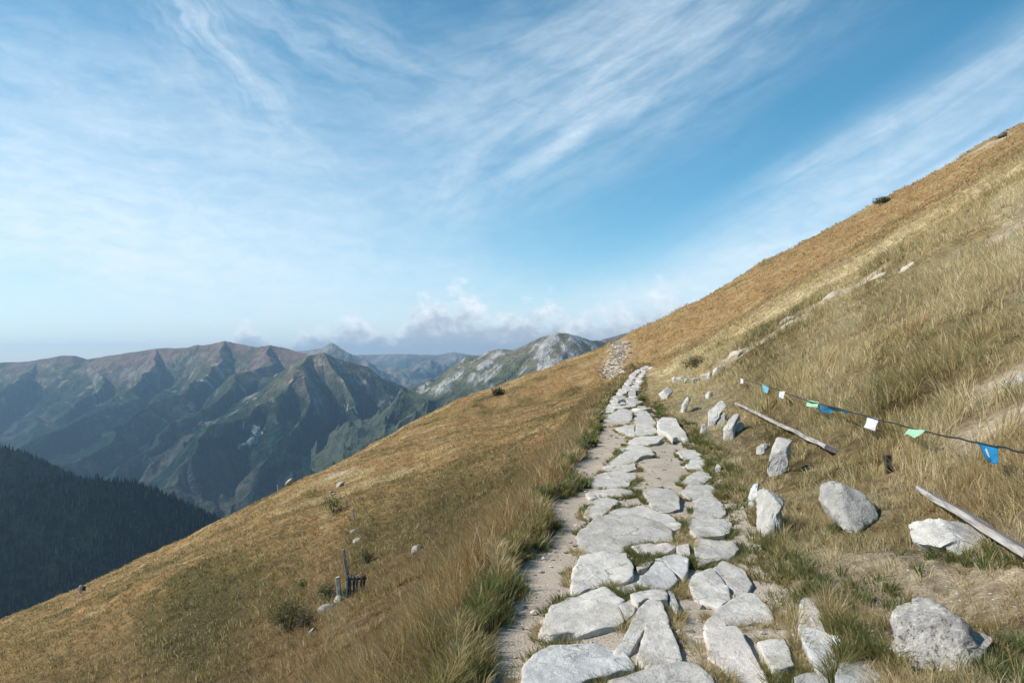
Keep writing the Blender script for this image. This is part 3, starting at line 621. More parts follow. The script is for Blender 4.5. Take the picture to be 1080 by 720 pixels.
    # slatted panel lying beside the posts
    b = hit(374, 628); root = empty('slatted_panel', (b[0], b[1], b[2])); tag(root, 'dark slatted timber panel leaning in the grass beside two posts', 'panel')
    u = b[1] / F
    tones = [(.03, .06, .075), (.10, .12, .13), (.025, .04, .05), (.16, .17, .18), (.16, .075, .07), (.03, .04, .05)]
    for k, tone in enumerate(tones):
        o = box_mesh('slat', 20 * u, 2.5 * u, .04, mat_plain('slat_paint_%s' % 'abcdef'[k], tone), root, seg=8, seed=30 + k)
        o.rotation_euler = (math.radians(75), math.radians(-78), math.radians(90)); o.location = ((-7.5 + 3.1 * k) * u, .04 * k, 9.5 * u)
    for k in (-1, 1):
        o = box_mesh('rail', 21 * u, 1.6 * u, .05, mat_plain('rail_wood', (.05, .05, .05)), root, seg=6, seed=40 + k)
        o.rotation_euler = (0, math.radians(-3), .12); o.location = (0, .22, (9.5 + 6 * k) * u)

# ------------------------------------------------------------------ bushes
def leaves(n, cen, rad, size, base_col, seed):
    g = np.random.default_rng(seed); out = []; cols = []
    d = g.normal(size=(n, 3)); d /= np.linalg.norm(d, axis=1, keepdims=True); rr = g.random(n) ** .4
    lump = 1 + .75 * fbm3(d * 2.6 + seed, 3, seed)
    c = np.array(cen) + d * (rr * lump)[:, None] * np.array(rad)
    a = g.normal(size=(n, 3)); a[:, 2] = np.abs(a[:, 2]) + .2; a /= np.linalg.norm(a, axis=1, keepdims=True)
    b = np.cross(a, g.normal(size=(n, 3))); b /= np.linalg.norm(b, axis=1, keepdims=True)
    L = size * (.6 + .8 * g.random((n, 1)))
    V = np.stack([c - a * L, c + b * L * .35, c + a * L, c - b * L * .35], 1).reshape(-1, 3)
    col = np.array(base_col) * (.6 + .8 * g.random((n, 1))); q = np.arange(n * 4).reshape(-1, 4)
    return V, q, np.repeat(col, 4, 0)
def bush(px, py, w, h, label, col, seed, name='bush', n=1400):
    b = hit(px, py); u = b[1] / F; r = empty(name, (b[0], b[1], b[2])); tag(r, label, 'bush')
    V, q, c = leaves(n, (0, 0, h * u * .45), (w * u * .5, w * u * .45, h * u * .55), max(.02, .9 * u), col, seed)
    np_mesh('foliage', V, q, mat=M_GRASS, parent=r, cols=c, smooth=False)
    pts = []; Vs = []; qs = []; o = 0
    for k in range(5):
        a = k * 1.3; e = np.array([math.cos(a) * w * u * .3, math.sin(a) * w * u * .3, h * u * .6])
        v, qq = tube([np.array([0, 0, -.1]), e * .5 + [0, 0, .05], e], [.02, .014, .006], 6); Vs.append(v); qs.append(qq + o); o += len(v)
    np_mesh('stem', np.vstack(Vs), np.vstack(qs), mat=mat_plain('bark', (.08, .06, .045)), parent=r)
def build_bushes():
    bush(305, 668, 48, 42, 'largest dark green bush on the falling slope left of the posts', (.022, .045, .016), 1, n=4200)
    bush(322, 664, 26, 24, 'dull grey brown bush hugging the largest dark bush', (.05, .048, .03), 2)
    bush(346, 634, 26, 22, 'dark bush directly left of the stouter post', (.035, .06, .02), 3)
    bush(319, 622, 9, 11, 'small bright green shrublet uphill of the largest bush', (.06, .11, .03), 4, n=500)
    bush(387, 594, 15, 15, 'small dark shrub right of the slim post', (.04, .065, .025), 5, n=700)
    bush(366, 630, 14, 9, 'low green shrub at the foot of the slatted panel', (.04, .09, .03), 10, n=600)
    bush(351, 540, 20, 20, 'green shrub patch in the gully left of the pale short post', (.07, .11, .03), 11, n=900)
    bush(525, 417, 14, 8, 'dark dwarf pine mat on the left skyline', (.02, .035, .014), 6, 'dwarf_pine', 900)
    bush(933, 214, 22, 6, 'dark dwarf pine mat on the right skyline', (.025, .04, .018), 7, 'dwarf_pine', 900)
    bush(677, 427, 10, 10, 'round green clump at the right rim of the far path', (.12, .13, .04), 8, n=900)
    bush(735, 388, 26, 12, 'olive bilberry bush above the far path', (.075, .075, .022), 9, n=1600)

# ------------------------------------------------------------------ grass
def blades(base, hgt, lean, width, col, tipcol, seg, wdir):
    n = len(base); up = np.array([0, 0, 1.0]); wv = np.stack([np.cos(wdir), np.sin(wdir), np.zeros(n)], -1) * (width * .5)[:, None]
    rows = []; cs = []
    ts = [0, .4, .75, 1.0] if seg == 3 else [0, .55, 1.0]
    for k, t in enumerate(ts):
        p = base + up * (hgt * (t - .12 * t * t * np.clip(np.linalg.norm(lean, axis=1), 0, 2)))[:, None] + np.concatenate([lean, np.zeros((n, 1))], -1) * (hgt * t ** 1.8)[:, None]
        c = col * (1 - t) + tipcol * t; wf = [1, .85, .55, 0][k] if seg == 3 else [1, .8, 0][k]
        if t < 1: rows += [p - wv * wf, p + wv * wf]; cs += [c, c]
        else: rows += [p]; cs += [c]
    m = len(rows); V = np.stack(rows, 1).reshape(-1, 3); Cc = np.stack(cs, 1).reshape(-1, 3); o = np.arange(n)[:, None] * m
    if seg == 3: q = np.concatenate([o + np.array([[0, 1, 3, 2]]), o + np.array([[2, 3, 5, 4]])]); t = o + np.array([[4, 5, 6]])
    else: q = o + np.array([[0, 1, 3, 2]]); t = o + np.array([[2, 3, 4]])
    return V, q, t, Cc
class Bag:
    def __init__(s): s.V = []; s.q = []; s.t = []; s.c = []; s.n = 0
    def add(s, V, q, t, c): s.V.append(V); s.q.append(q + s.n); s.t.append(t + s.n); s.c.append(c); s.n += len(V)
    def build(s, name, label):
        o = np_mesh(name, np.vstack(s.V), np.vstack(s.q), np.vstack(s.t), mat=M_GRASS, cols=np.vstack(s.c), smooth=False)
        return tag(o, label, 'grass', kind='stuff')
def in_stones(x, y):
    r = np.zeros(len(x), bool)
    for P in STONE_POLYS:
        lo = P.min(0); hi = P.max(0); m = np.where((x > lo[0]) & (x < hi[0]) & (y > lo[1]) & (y < hi[1]))[0]
        if not len(m): continue
        a = P; b = np.roll(P, -1, 0); X = x[m][:, None]; Y = y[m][:, None]
        cr = ((a[:, 1] > Y) != (b[:, 1] > Y)) & (X < (b[:, 0] - a[:, 0]) * (Y - a[:, 1]) / (b[:, 1] - a[:, 1] + 1e-12) + a[:, 0]); r[m] |= cr.sum(1) % 2 == 1
    return r
def build_grass():
    low, up = Bag(), Bag()
    def zone(n, r0, r1, azlim, nb, seg, power):
        g = rng; u = g.random(n); k = 1 - power
        r = (r0 ** k + u * (r1 ** k - r0 ** k)) ** (1 / k); az = np.radians(g.uniform(-azlim, azlim, n))
        x = np.sin(az) * r; y = np.cos(az) * r; s = x - xc(y); o = off_path(x, y)
        v = turf_value(x, y) + g.normal(size=n) * .22
        dens = np.clip(.75 + .5 * fbm2(x / .5, y / .5, 2, 71), .2, 1)
        keep = (o > .06) & (g.random(n) < dens) & (g.random(n) > bare_mask(x, y) * .93)
        for (rx, ry, rr) in ROCKS:
            keep &= ~((np.abs(x - rx) < rr * 1.05) & (np.abs(y - ry) < rr * .55)) & ~((np.abs(x - rx) < rr * .8) & (y < ry) & (y > ry - .2 - rr * .5) & (g.random(n) < .2))
        x, y, s, o, v, r = (q[keep] for q in (x, y, s, o, v, r)); n = len(x)
        z = ground(x, y); col = turf_colour(x, y, v)
        lush = (sstep(.05, .5, fbm2(x / 1.2, y / 1.0, 3, 121)) * (s > 0) * sstep(26, 10, y) * .55 * (g.random(n) < .8))[:, None]; col = col * (1 - lush) + np.array([.25, .235, .075]) * lush
        rus = (sstep(.15, .55, fbm2(x / .9, y / .9, 3, 131)) * sstep(30, 12, y) * .6 * (g.random(n) < .7))[:, None]; col = col * (1 - rus) + np.array([.40, .25, .115]) * rus
        fr = (np.exp(-((o - .7) / .8) ** 2) * (s < 0) * .55 * (g.random(n) < .8))[:, None]; col = col * (1 - fr) + np.array([.43, .245, .095]) * fr
        edgeL = np.exp(-np.maximum(o, 0) / np.clip(.55 - .05 * y, .16, .4)) * (s < 0); edgeR = np.exp(-np.maximum(o, 0) / .3) * (s > 0)
        gm = (edgeL * (.25 + .65 * (g.random(n) < .5)) + edgeR * .4 * (g.random(n) < .16))[:, None]
        col = col * (1 - gm) + (GREEN * 1.05 + np.array([.02, .03, 0])) * gm
        tallL = np.exp(-((o - .45) / .35) ** 2) * (s < 0)
        H = np.where(s < 0, .22 + .10 * fbm2(x / 1.5, y / 1.5, 2, 77) + .13 * tallL, .28 + .20 * fbm2(x / 2.2, y / 2.2, 3, 78))
        flatR = sstep(3.1, 2.2, s) * (s > 0); H = H * (1 - .68 * flatR) * (1 - .66 * np.exp(-np.maximum(o, 0) / .2))
        H = H * np.where(s < 0, .84 - .34 * sstep(8, 4.5, y) * sstep(1.2, .5, o), 1); H = np.clip(H * (.7 + .6 * g.random(n)), .05, .75)
        ga = g.random(n) * 2 * math.pi; glean = np.stack([-.35 + .35 * np.cos(ga) + .25 * fbm2(x / 2.5, y / 2.5, 2, 80), -.05 + .35 * np.sin(ga)], -1)
        for side, bag in ((s < 0, low), (s >= 0, up)):
            idx = np.repeat(np.where(side)[0], nb); m = len(idx)
            a = g.random(m) * 2 * math.pi; q = np.sqrt(g.random(m)); R = (.03 + .12 * H[idx]) * (1 + r[idx] * .012)
            ox, oy = np.cos(a) * q * R, np.sin(a) * q * R; bx, by = x[idx] + ox, y[idx] + oy
            bz = z[idx] + (smooth_ground(bx, by) - smooth_ground(x[idx], y[idx])) - .015
            ln = glean[idx] + np.stack([np.cos(a), np.sin(a)], -1) * (.18 + .4 * g.random(m))[:, None] * (.4 + q)[:, None]
            hh = H[idx] * (.55 + .65 * g.random(m)); wd = np.maximum(.0025 + .002 * g.random(m), .00072 * r[idx])
            cc = col[idx] * (.72 + .5 * g.random((m, 1))); straw = (g.random(m) < np.where(s[idx] < 0, .16, .22))[:, None]
            cc = np.where(straw, np.where(s[idx] < 0, 1, 1.15)[:, None] * STRAW * (.75 + .4 * g.random((m, 1))), cc)
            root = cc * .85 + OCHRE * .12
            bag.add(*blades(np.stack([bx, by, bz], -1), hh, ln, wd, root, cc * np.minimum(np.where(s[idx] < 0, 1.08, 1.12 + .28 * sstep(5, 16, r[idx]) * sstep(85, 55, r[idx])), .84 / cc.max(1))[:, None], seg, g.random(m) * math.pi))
    zone(11500, 2.3, 9, 44, 15, 3, 1.15)
    zone(16000, 7, 22, 41, 11, 3, 1.1)
    zone(34000, 19, 62, 39, 7, 2, 1.0001)
    zone(95000, 50, 190, 37, 3, 2, .9)
    low.build('golden_grass', 'golden brown and rust dry grass on the slope falling away left of the path')
    up.build('straw_grass', 'pale straw and olive grass on the slope rising right of the path')
    # short green and yellow tufts in the joints and along the rim
    b = Bag(); X = []; Y = []
    for P in STONE_POLYS[:len(STONES)]:
        e = resample(P, 60); c = P.mean(0); d = (e - c) / np.linalg.norm(e - c, axis=1, keepdims=True)
        nv = fbm2(e[:, 0] * 3.5, e[:, 1] * 3.5, 2, 90); w = (nv > -.12) & (rng.random(60) < .85)
        for j in range(4):
            q = e + d * (.012 + .03 * rng.random((60, 1))) + rng.normal(size=(60, 2)) * .012; X.append(q[w, 0]); Y.append(q[w, 1])
    ny = 1900; yy = np.exp(rng.uniform(math.log(3), math.log(60), ny)); side = rng.random(ny) < .5
    ss = np.where(side, -edge(yy, 0) - .2 + .2 * rng.random(ny) ** 2, edge(yy, 1) + .25 - .38 * rng.random(ny) ** 1.6); X.append(xc(yy) + ss); Y.append(yy)
    n0 = sum(len(q) for q in X); cl = [(1052, 706, .10, 50), (1068, 694, .09, 40), (1052, 588, .12, 46), (1020, 590, .10, 36), (1072, 592, .1, 36), (932, 642, .16, 60), (905, 620, .12, 36), (884, 560, .1, 30), (800, 578, .10, 36), (806, 600, .1, 26), (985, 592, .1, 24), (960, 712, .08, 24),
          (500, 700, .10, 70), (514, 676, .09, 64), (526, 650, .09, 64), (540, 622, .10, 64), (552, 598, .11, 56), (564, 576, .12, 50), (578, 552, .13, 44), (596, 522, .14, 40), (486, 716, .12, 60), (478, 690, .14, 50)]
    for (px, py, sg, nn) in cl:
        p = hit(px, py); nn = int(nn * (.55 if px < 620 else .42)); X.append(rng.normal(p[0], sg * .9, nn)); Y.append(rng.normal(p[1], sg * 1.5, nn))
    x = np.concatenate(X); y = np.concatenate(Y); isc = np.arange(len(x)) >= n0; k = ~in_stones(x, y) & ((np.abs(x - xc(y)) < hw(y) + .4) | isc) & (~isc | (off_path(x, y) > -.04)); x, y, isc = x[k], y[k], isc[k]; n = len(x)
    z = np.maximum(ground(x, y), smooth_ground(x, y) - .02); nb = 20; idx = np.repeat(np.arange(n), nb); m = len(idx); a = rng.random(m) * 2 * math.pi
    H = (.04 + .055 * rng.random(n)) * (1 + .6 * (off_path(x, y) > -.1)) * np.where(isc, .72, 1); rr = np.sqrt(rng.random(m)) * .028
    v = fbm2(x * 2, y * 2, 2, 95); base = pal(v + .25 * rng.normal(size=n), [-.6, -.1, .3, .8], [GREEN * .95, GREEN * .7 + OLIVE * .6, OLIVE * 1.35, STRAW * .85])
    base = np.where(isc[:, None], np.where(rng.random((n, 1)) < .3, OLIVE * 1.2, np.array([.13, .165, .05])) * (.7 + .6 * rng.random((n, 1))), base)
    cc = base[idx] * (.75 + .5 * rng.random((m, 1)))
    b.add(*blades(np.stack([x[idx] + np.cos(a) * rr, y[idx] + np.sin(a) * rr, z[idx] - .01], -1), H[idx] * (.6 + .7 * rng.random(m)), np.stack([np.cos(a), np.sin(a)], -1) * (.3 + .6 * rng.random(m))[:, None], np.maximum(.005, .0011 * y[idx]), cc * .8, cc, 2, rng.random(m) * math.pi))
    b.build('green_grass', 'short green and yellow grass in the joints of the stones and along the path rim')
def build_gravel():
    n = 8500; y = np.exp(rng.uniform(math.log(2.6), math.log(26), n)); s = rng.uniform(-1, 1, n) * (hw(y) + .05); x = xc(y) + s
    k = ~in_stones(x, y) & (off_path(x, y) < .08) & (rng.random(n) < np.clip(.5 + .8 * fbm2(x * 1.6, y * 1.6, 3, 99), .08, 1)); x, y = x[k], y[k]; n = len(x)
    # bare ground of the bank
    x2 = rng.normal(2.6, .45, 420); y2 = rng.normal(5.2, .7, 420); x = np.r_[x, x2]; y = np.r_[y, y2]; n = len(x)
    z = np.maximum(ground(x, y), np.where(off_path(x, y) < 0, smooth_ground(x, y), -1e3)); sz = .004 + .030 * rng.random(n) ** 6 + .0003 * y; sz = np.where(off_path(x, y) > .1, np.minimum(sz, .012), sz)
    ico = np.array([(0, 0, 1), (.9, 0, .25), (.28, .85, .3), (-.72, .53, .25), (-.72, -.53, .3), (.28, -.85, .25), (0, 0, -.7)]); tr = [(0, 1, 2), (0, 2, 3), (0, 3, 4), (0, 4, 5), (0, 5, 1), (6, 2, 1), (6, 3, 2), (6, 4, 3), (6, 5, 4), (6, 1, 5)]
    a = rng.random(n) * 6.28; V = ico[None] * (1 + .35 * rng.normal(size=(n, 7, 1))) * sz[:, None, None] * np.array([1.2, 1, .65])
    ca, sa = np.cos(a)[:, None], np.sin(a)[:, None]; V = np.stack([V[..., 0] * ca - V[..., 1] * sa, V[..., 0] * sa + V[..., 1] * ca, V[..., 2]], -1) + np.stack([x, y, z + sz * .12], -1)[:, None]
    T = (np.arange(n)[:, None, None] * 7 + np.array(tr)[None]).reshape(-1, 3)
    col = np.repeat(np.array([.38, .33, .275]) * (.5 + .75 * rng.random((n, 1))), 7, 0)
    m, nt, out = new_mat('gravel_grit'); principled(nt, out, attr_col(nt), .9)
    o = np_mesh('gravel', V.reshape(-1, 3), None, T, mat=m, cols=col, smooth=False); tag(o, 'loose grit and pebbles on the trodden soil', 'gravel', kind='stuff')
    # scree chute at the far end of the path
    Vs = []; Ts = []; Cs = []; k = 0
    for _ in range(420):
        t = random.random(); px = 646 + 9 * (1 - t) - 4 * (t > .7) + random.gauss(0, 5.5); py = 361 + t * 38
        p = hit(px, py)
        if p[1] < 30: continue
        q = ico * (1 + .3 * rng.normal(size=(7, 1))) * random.uniform(.12, .38) * np.array([1.2, 1.2, .8]) + p; Vs.append(q); Ts.append(np.array(tr) + k); k += 7
        Cs.append(np.repeat(np.array([[.44, .39, .32]]) * random.uniform(.5, 1.15), 7, 0))
    o = np_mesh('rubble', np.vstack(Vs), None, np.vstack(Ts), mat=m, cols=np.vstack(Cs), smooth=False); tag(o, 'pale scree chute of loose stones beyond the end of the path', 'scree', kind='stuff')

# ------------------------------------------------------------------ mountains
def polyl(pts): return np.array([at_depth(a, b, d) for a, b, d in pts])
def ridge_field(X, Y, lines, H=1150.):
    best = np.full(X.shape, -1e9); dist = np.full(X.shape, 1e9)
    for P, k in lines:
        for a, b in zip(P[:-1], P[1:]):
            d = b - a; L2 = d[0] ** 2 + d[1] ** 2; t = np.clip(((X - a[0]) * d[0] + (Y - a[1]) * d[1]) / L2, 0, 1)
            ds = np.hypot(X - a[0] - t * d[0], Y - a[1] - t * d[1]); h = a[2] + t * d[2] - H * (1 - np.exp(-ds * k / H))
            m = h > best; best = np.where(m, h, best); dist = np.where(m, ds, dist)
    return best, dist
def build_mountain(name, label, lines, az0, az1, naz, r0, r1, nr, amp, scale, seed, colour, mat, floor=-1050, H=1150., post=None, top=2, warp=105):
    az = np.radians(np.linspace(az0, az1, naz)); R = np.exp(np.linspace(math.log(r0), math.log(r1), nr)); A, RR = np.meshgrid(az, R)
    X, Y = np.sin(A) * RR, np.cos(A) * RR
    wx = X + 160 * fbm2(X / 700, Y / 700, 4, seed + 50); wy = Y + 160 * fbm2(X / 700, Y / 700, 4, seed + 60)
    _, d0 = ridge_field(X, Y, lines[:top], H); q = warp * sstep(0, 500, d0)
    b, d = ridge_field(X + q * fbm2(X / 420, Y / 420, 4, seed + 70), Y + q * fbm2(X / 420, Y / 420, 4, seed + 80), lines, H); rg = ridged(wx / scale, wy / scale, 6, seed)
    Z = b + amp * (rg - .78) * sstep(0, 420, d) * 1.6 + amp * .09 * fbm2(X / 60, Y / 60, 4, seed + 9) * sstep(0, 150, d) + 4 * fbm2(X / 90, Y / 90, 4, seed + 13)
    Z = np.maximum(Z, floor + 30 * fbm2(X / 300, Y / 300, 3, seed + 2))
    gy, gx = np.gradient(Z); cs = np.hypot(gx / (RR * (az[1] - az[0])), gy / np.gradient(RR, axis=0))
    c = colour(X, Y, Z, cs, rg, d)
    if post: c = post(X, Y, Z, c)
    o = np_mesh(name, np.stack([X, Y, Z], -1).reshape(-1, 3), grid_quads(nr, naz)[:, ::-1], mat=mat, cols=c.reshape(-1, 3))
    tag(o, label, 'mountain', kind='structure'); return X, Y, Z, c
def blend(c, col, m): return c * (1 - m[..., None]) + np.array(col) * m[..., None]
def col_massif(X, Y, Z, sl, rg, d):
    n = fbm2(X / 260, Y / 260, 5, 201); n2 = fbm2(X / 70, Y / 70, 4, 207); n3 = fbm2(X / 28, Y / 28, 3, 208)
    e = Z + 130 * n + 60 * n2
    c = np.zeros(X.shape + (3,)) + np.array([.010, .025, .017]); c = c * (1 + .55 * n3 + .5 * fbm2(X / 13, Y / 13, 2, 219))[..., None]
    c = blend(c, (.115, .095, .075), sstep(.30, .62, fbm2(X / 420, Y / 200, 4, 211) + .25 * n2) * .38 * sstep(-250, -500, e))           # thinned grey forest
    c = blend(c, (.045, .052, .024), sstep(-330, -180, e)); c = blend(c, (.135, .105, .062), sstep(-190, -40, e) * (.65 + .35 * n2)); c = blend(c, (.155, .105, .075), sstep(-60, 40, e))
    rib = sstep(.86, .98, rg) * sstep(-520, -250, e); c = blend(c, (.17, .14, .085), rib * .6)
    c = blend(c, (.27, .265, .25), sstep(1.0, 1.35, sl + .35 * n2) * sstep(-300, -60, e) * .22)
    c = blend(c, (.42, .40, .36), sstep(.55, .75, n2 + .35 * n3) * sstep(-420, -200, e) * sstep(120, -60, e) * .28)
    return c
def scree_spots(spots):
    def f(X, Y, Z, c):
        for (px, py, ln, wd, sk) in spots:
            r = ray(px, py); el = (Z - EYE[2]) / Y; az = X / Y
            # nearest surface point seen in that direction
            j = np.argmin(np.abs(az[0] - r[0])); col = el[:, j]; run = np.maximum.accumulate(col); i = np.argmax(run >= r[2])
            x0, y0 = X[i, j], Y[i, j]; dx, dy = X - x0, Y - y0; u = dx * math.cos(sk) + dy * math.sin(sk); v = -dx * math.sin(sk) + dy * math.cos(sk)
            ln, wd = ln * .62, wd * .5; m = np.exp(-(u / ln) ** 2 - (v / wd) ** 2) + .6 * fbm2(X / 30, Y / 30, 4, 231) - .2
            c = blend(c, (.50, .49, .40), .85 * sstep(.3, .45, m) * (np.abs(u) < ln * 2) * (np.abs(v) < wd * 2.2))
        return c
    return f
def col_grey(X, Y, Z, sl, rg, d):
    n = fbm2(X / 160, Y / 160, 5, 241); n2 = fbm2(X / 45, Y / 45, 4, 247)
    c = np.zeros(X.shape + (3,)) + np.array([.10, .105, .06]); c = blend(c, (.16, .14, .10), sstep(-100, 60, Z + 80 * n))
    c = blend(c, (.33, .315, .295), sstep(.15, .6, n * .5 + n2 * .7 + .3 * (sl - .75) + .15)); c = blend(c, (.05, .06, .035), sstep(-60, -190, Z + 90 * n) * .95)
    return c
def col_far(X, Y, Z, sl, rg, d):
    n = fbm2(X / 500, Y / 500, 4, 251); c = np.zeros(X.shape + (3,)) + np.array([.06, .075, .06]); return blend(c, (.20, .17, .14), sstep(-250, 50, Z + 250 * n))
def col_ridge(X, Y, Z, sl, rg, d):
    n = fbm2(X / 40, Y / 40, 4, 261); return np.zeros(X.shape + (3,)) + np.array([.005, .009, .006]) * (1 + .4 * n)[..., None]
def build_mountains():
    C1 = polyl([(-330,400,7600),(-120,392,7200),(0,382,6900),(30,381,6900),(65,375,6900),(80,375,6900),(92,378.5,6900),(120,374,6800),(165,367.5,6700),(198,366,6600),(208,363,6600),(214,364.5,6600),(237,359,6500),(250,362,6500),(270,366,6400),(285,364,6300),(298,366,6300),(317,372,6200),(335,377,6100)])
    C2 = polyl([(317,377,5600),(327,374.5,4950),(342,372,4900),(355,377,4950),(372,382,5000),(387,386,5050),(400,397,5100),(417,403,5200),(430,410,5300),(450,425,5400),(480,445,5600)])
    sp = [[(327,374.5,4900),(305,387,4600),(292,399,4400),(272,420,4150),(240,447,3900),(205,480,3650),(165,520,3400),(130,560,3200)],
          [(342,372,4900),(354,398,4650),(372,432,4400),(384,470,4100),(395,510,3800)], [(387,386,5050),(398,420,4750),(410,450,4500)],
          [(237,359,6500),(232,380,6000),(222,395,5600),(200,412,5200),(150,440,4700),(90,475,4200),(40,505,3800)],
          [(285,364,6300),(275,385,5700),(255,400,5300),(225,425,4900),(180,455,4500),(120,490,4000)],
          [(165,367.5,6700),(160,385,6200),(130,415,5600),(60,450,4900),(-20,490,4300)], [(92,378.5,6900),(100,392,6500),(92,410,6100),(70,432,5600)], [(40,381,6900),(25,396,6500),(-15,425,6000)],
          [(300,396,4350),(310,430,4200),(300,470,3900),(270,510,3600)]]
    lines = [(C1, .62), (C2, .72)] + [(polyl(s), .8) for s in sp]
    mm = mat_mount('mountain_cover', .02, .06, 14)
    build_mountain('mountains', 'forested mountain massif with brown ridges across the valley at left', lines, -43, 2, 1000, 2900, 9000, 640, 95, 520, 301, col_massif, mm,
                   post=scree_spots([(272, 457, 75, 60, .9), (262, 466, 110, 18, .9), (216, 402, 120, 22, .5), (222, 398, 60, 30, .5), (255, 409, 28, 30, 0), (385, 404, 40, 26, 0), (386, 396, 30, 55, 0), (375, 434, 70, 16, 2.2), (365, 432, 60, 12, 2.2), (290, 396, 22, 14, 0)]))
    G = polyl([(400,440,4500),(430,413,4200),(440,405,4100),(458,401,4000),(469,392,3900),(480,384,3850),(493,375.5,3800),(507,375.5,3750),(515,370,3700),(529,368,3650),(540,369.5,3600),(555,363,3550),(571,355.5,3500),(587,350.6,3450),(600,352,3450),(622,358,3500),(631,359.5,3600),(660,366,3800),(720,385,4200)])
    gs = [[(493,375.5,3800),(488,395,3500),(478,420,3200),(470,445,2950)], [(529,368,3650),(522,390,3350),(510,415,3050)], [(571,355.5,3500),(560,380,3200),(548,405,2950)], [(600,352,3450),(600,375,3150),(590,395,2900)]]
    build_mountain('rocky_mountain', 'grey rocky mountain with pale limestone ribs behind the end of the slope', [(G, .72)] + [(polyl(s), .8) for s in gs[:0]], -14, 16, 760, 2500, 5200, 520, 85, 230, 321, col_grey, mat_mount('limestone_slopes', .03, .09, 10), floor=-700, top=1, warp=90)
    B = polyl([(600,366,4700),(625,361,4600),(640,356.5,4600),(653,352.5,4600),(671,350,4600),(720,349,4600),(800,352,4600),(900,360,4600)])
    build_mountain('brown_mountain', 'low brown summit just showing behind the path end', [(B, .6)], 3, 30, 260, 3900, 6500, 120, 60, 500, 331, lambda *a: np.zeros(a[0].shape + (3,)) + np.array([.16, .125, .09]), mat_mount('brown_slopes', .03, .09, 8))
    f = [[(250,376,9800),(300,370,9800),(325,369.5,9600),(336,367.5,9500),(350,361.5,9500),(358,366,9500),(370,373,9600),(385,380,9600),(410,390,9500)],
         [(330,380,14000),(370,374,14000),(400,373.5,14000),(430,373,13500),(460,374,13500),(478,371,13500),(500,374,13500),(560,380,13500)],
         [(365,388,11000),(400,385,11000),(425,388,10800),(440,382,10500),(455,378.5,10500),(468,383,10500),(480,390,10500),(520,398,10500)], [(375,398,9200),(400,396,9200),(425,403,9000),(450,398,9000)]]
    build_mountain('far_mountains', 'blue hazy ranges far off beyond the valley gap under the clouds', [(polyl(s), .5) for s in f], -24, 6, 420, 8200, 15800, 260, 160, 900, 341, col_far, mat_mount('far_cover', .006, .02, 20), floor=-900)
    D1 = polyl([(-260,380,2000),(-120,425,1950),(0,470.5,1900),(21,477,1880),(43,490,1860),(61,500,1840),(110,540,1800),(160,590,1760)])
    D2 = polyl([(-160,500,1650),(0,506,1620),(50,503,1620),(76,503,1620),(101,504,1620),(122,506,1620),(147,512,1620),(171,521,1620),(196,532,1620),(226,547,1620),(300,590,1620),(400,660,1620)])
    rm = mat_mount('forest_floor', .04, .12, 5)
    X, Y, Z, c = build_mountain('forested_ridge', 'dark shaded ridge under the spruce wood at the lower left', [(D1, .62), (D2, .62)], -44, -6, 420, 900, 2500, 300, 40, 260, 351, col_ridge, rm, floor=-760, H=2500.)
    # spruce wood
    n = 24000; nr, naz = X.shape; i = rng.integers(0, nr - 1, n * 3); j = rng.integers(0, naz - 1, n * 3)
    el = (Z - EYE[2]) / Y; vis = el >= np.maximum.accumulate(el, axis=0) - .006; k = vis[i, j] & (X[i, j] / Y[i, j] < -.28) & (el[i, j] < .02); i, j = i[k][:n], j[k][:n]; n = len(i)
    fu = rng.random(n); fv = rng.random(n); gi = lambda M: (M[i, j] * (1 - fu) + M[i, j + 1] * fu) * (1 - fv) + (M[i + 1, j] * (1 - fu) + M[i + 1, j + 1] * fu) * fv
    p = np.stack([gi(X), gi(Y), gi(Z) - 1], -1); h = 8 + 10 * rng.random(n) ** 1.3; w = h * (.15 + .07 * rng.random(n))
    a = np.arange(5) / 5 * 2 * math.pi; V = []; T = []
    for (z0, z1, rr) in ((.02, .55, 1.0), (.30, .80, .72), (.6, 1.0, .45)):
        ring = np.stack([np.cos(a)[None] * (w * rr)[:, None] * (1 + .25 * rng.normal(size=(n, 5))), np.sin(a)[None] * (w * rr)[:, None] * (1 + .25 * rng.normal(size=(n, 5))), (h * z0)[:, None] * np.ones(5)], -1)
        top = np.stack([0 * h, 0 * h, h * z1], -1)[:, None]; V.append(np.concatenate([ring, top], 1) + p[:, None])
    V = np.concatenate(V, 1); o = np.arange(n)[:, None, None] * 18
    tl = np.array([(b + q, b + (q + 1) % 5, b + 5) for b in (0, 6, 12) for q in range(5)]); T = (o + tl[None]).reshape(-1, 3)
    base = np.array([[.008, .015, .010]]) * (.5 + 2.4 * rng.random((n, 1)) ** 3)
    m, nt, out = new_mat('spruce_needles'); principled(nt, out, attr_col(nt), .95, spec=.05)
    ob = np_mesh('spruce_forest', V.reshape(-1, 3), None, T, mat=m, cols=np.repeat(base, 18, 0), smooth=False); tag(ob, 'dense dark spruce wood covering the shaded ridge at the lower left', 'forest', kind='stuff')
    # valley floor under everything
    az = np.linspace(0, 2 * math.pi, 97)[:-1]; RR = np.array([60, 400, 1500, 4000, 9000, 15900.]); A, Q = np.meshgrid(az, RR)
    z = np.interp(Q, [60, 400, 1500, 16000], [-120, -420, -1080, -1090])
    ob = np_mesh('valley', np.stack([np.sin(A) * Q, np.cos(A) * Q, z], -1).reshape(-1, 3), grid_quads(len(RR), 96, True)[:, ::-1], mat=mat_mount('valley_forest', .02, .06, 10), cols=np.zeros((len(RR) * 96, 3)) + np.array([.022, .04, .024]))
    tag(ob, 'dark forested valley floor', 'valley', kind='structure')
    # air
    HZ = 1.0; x0 = 17000.; zb, zt = -1160., 330.
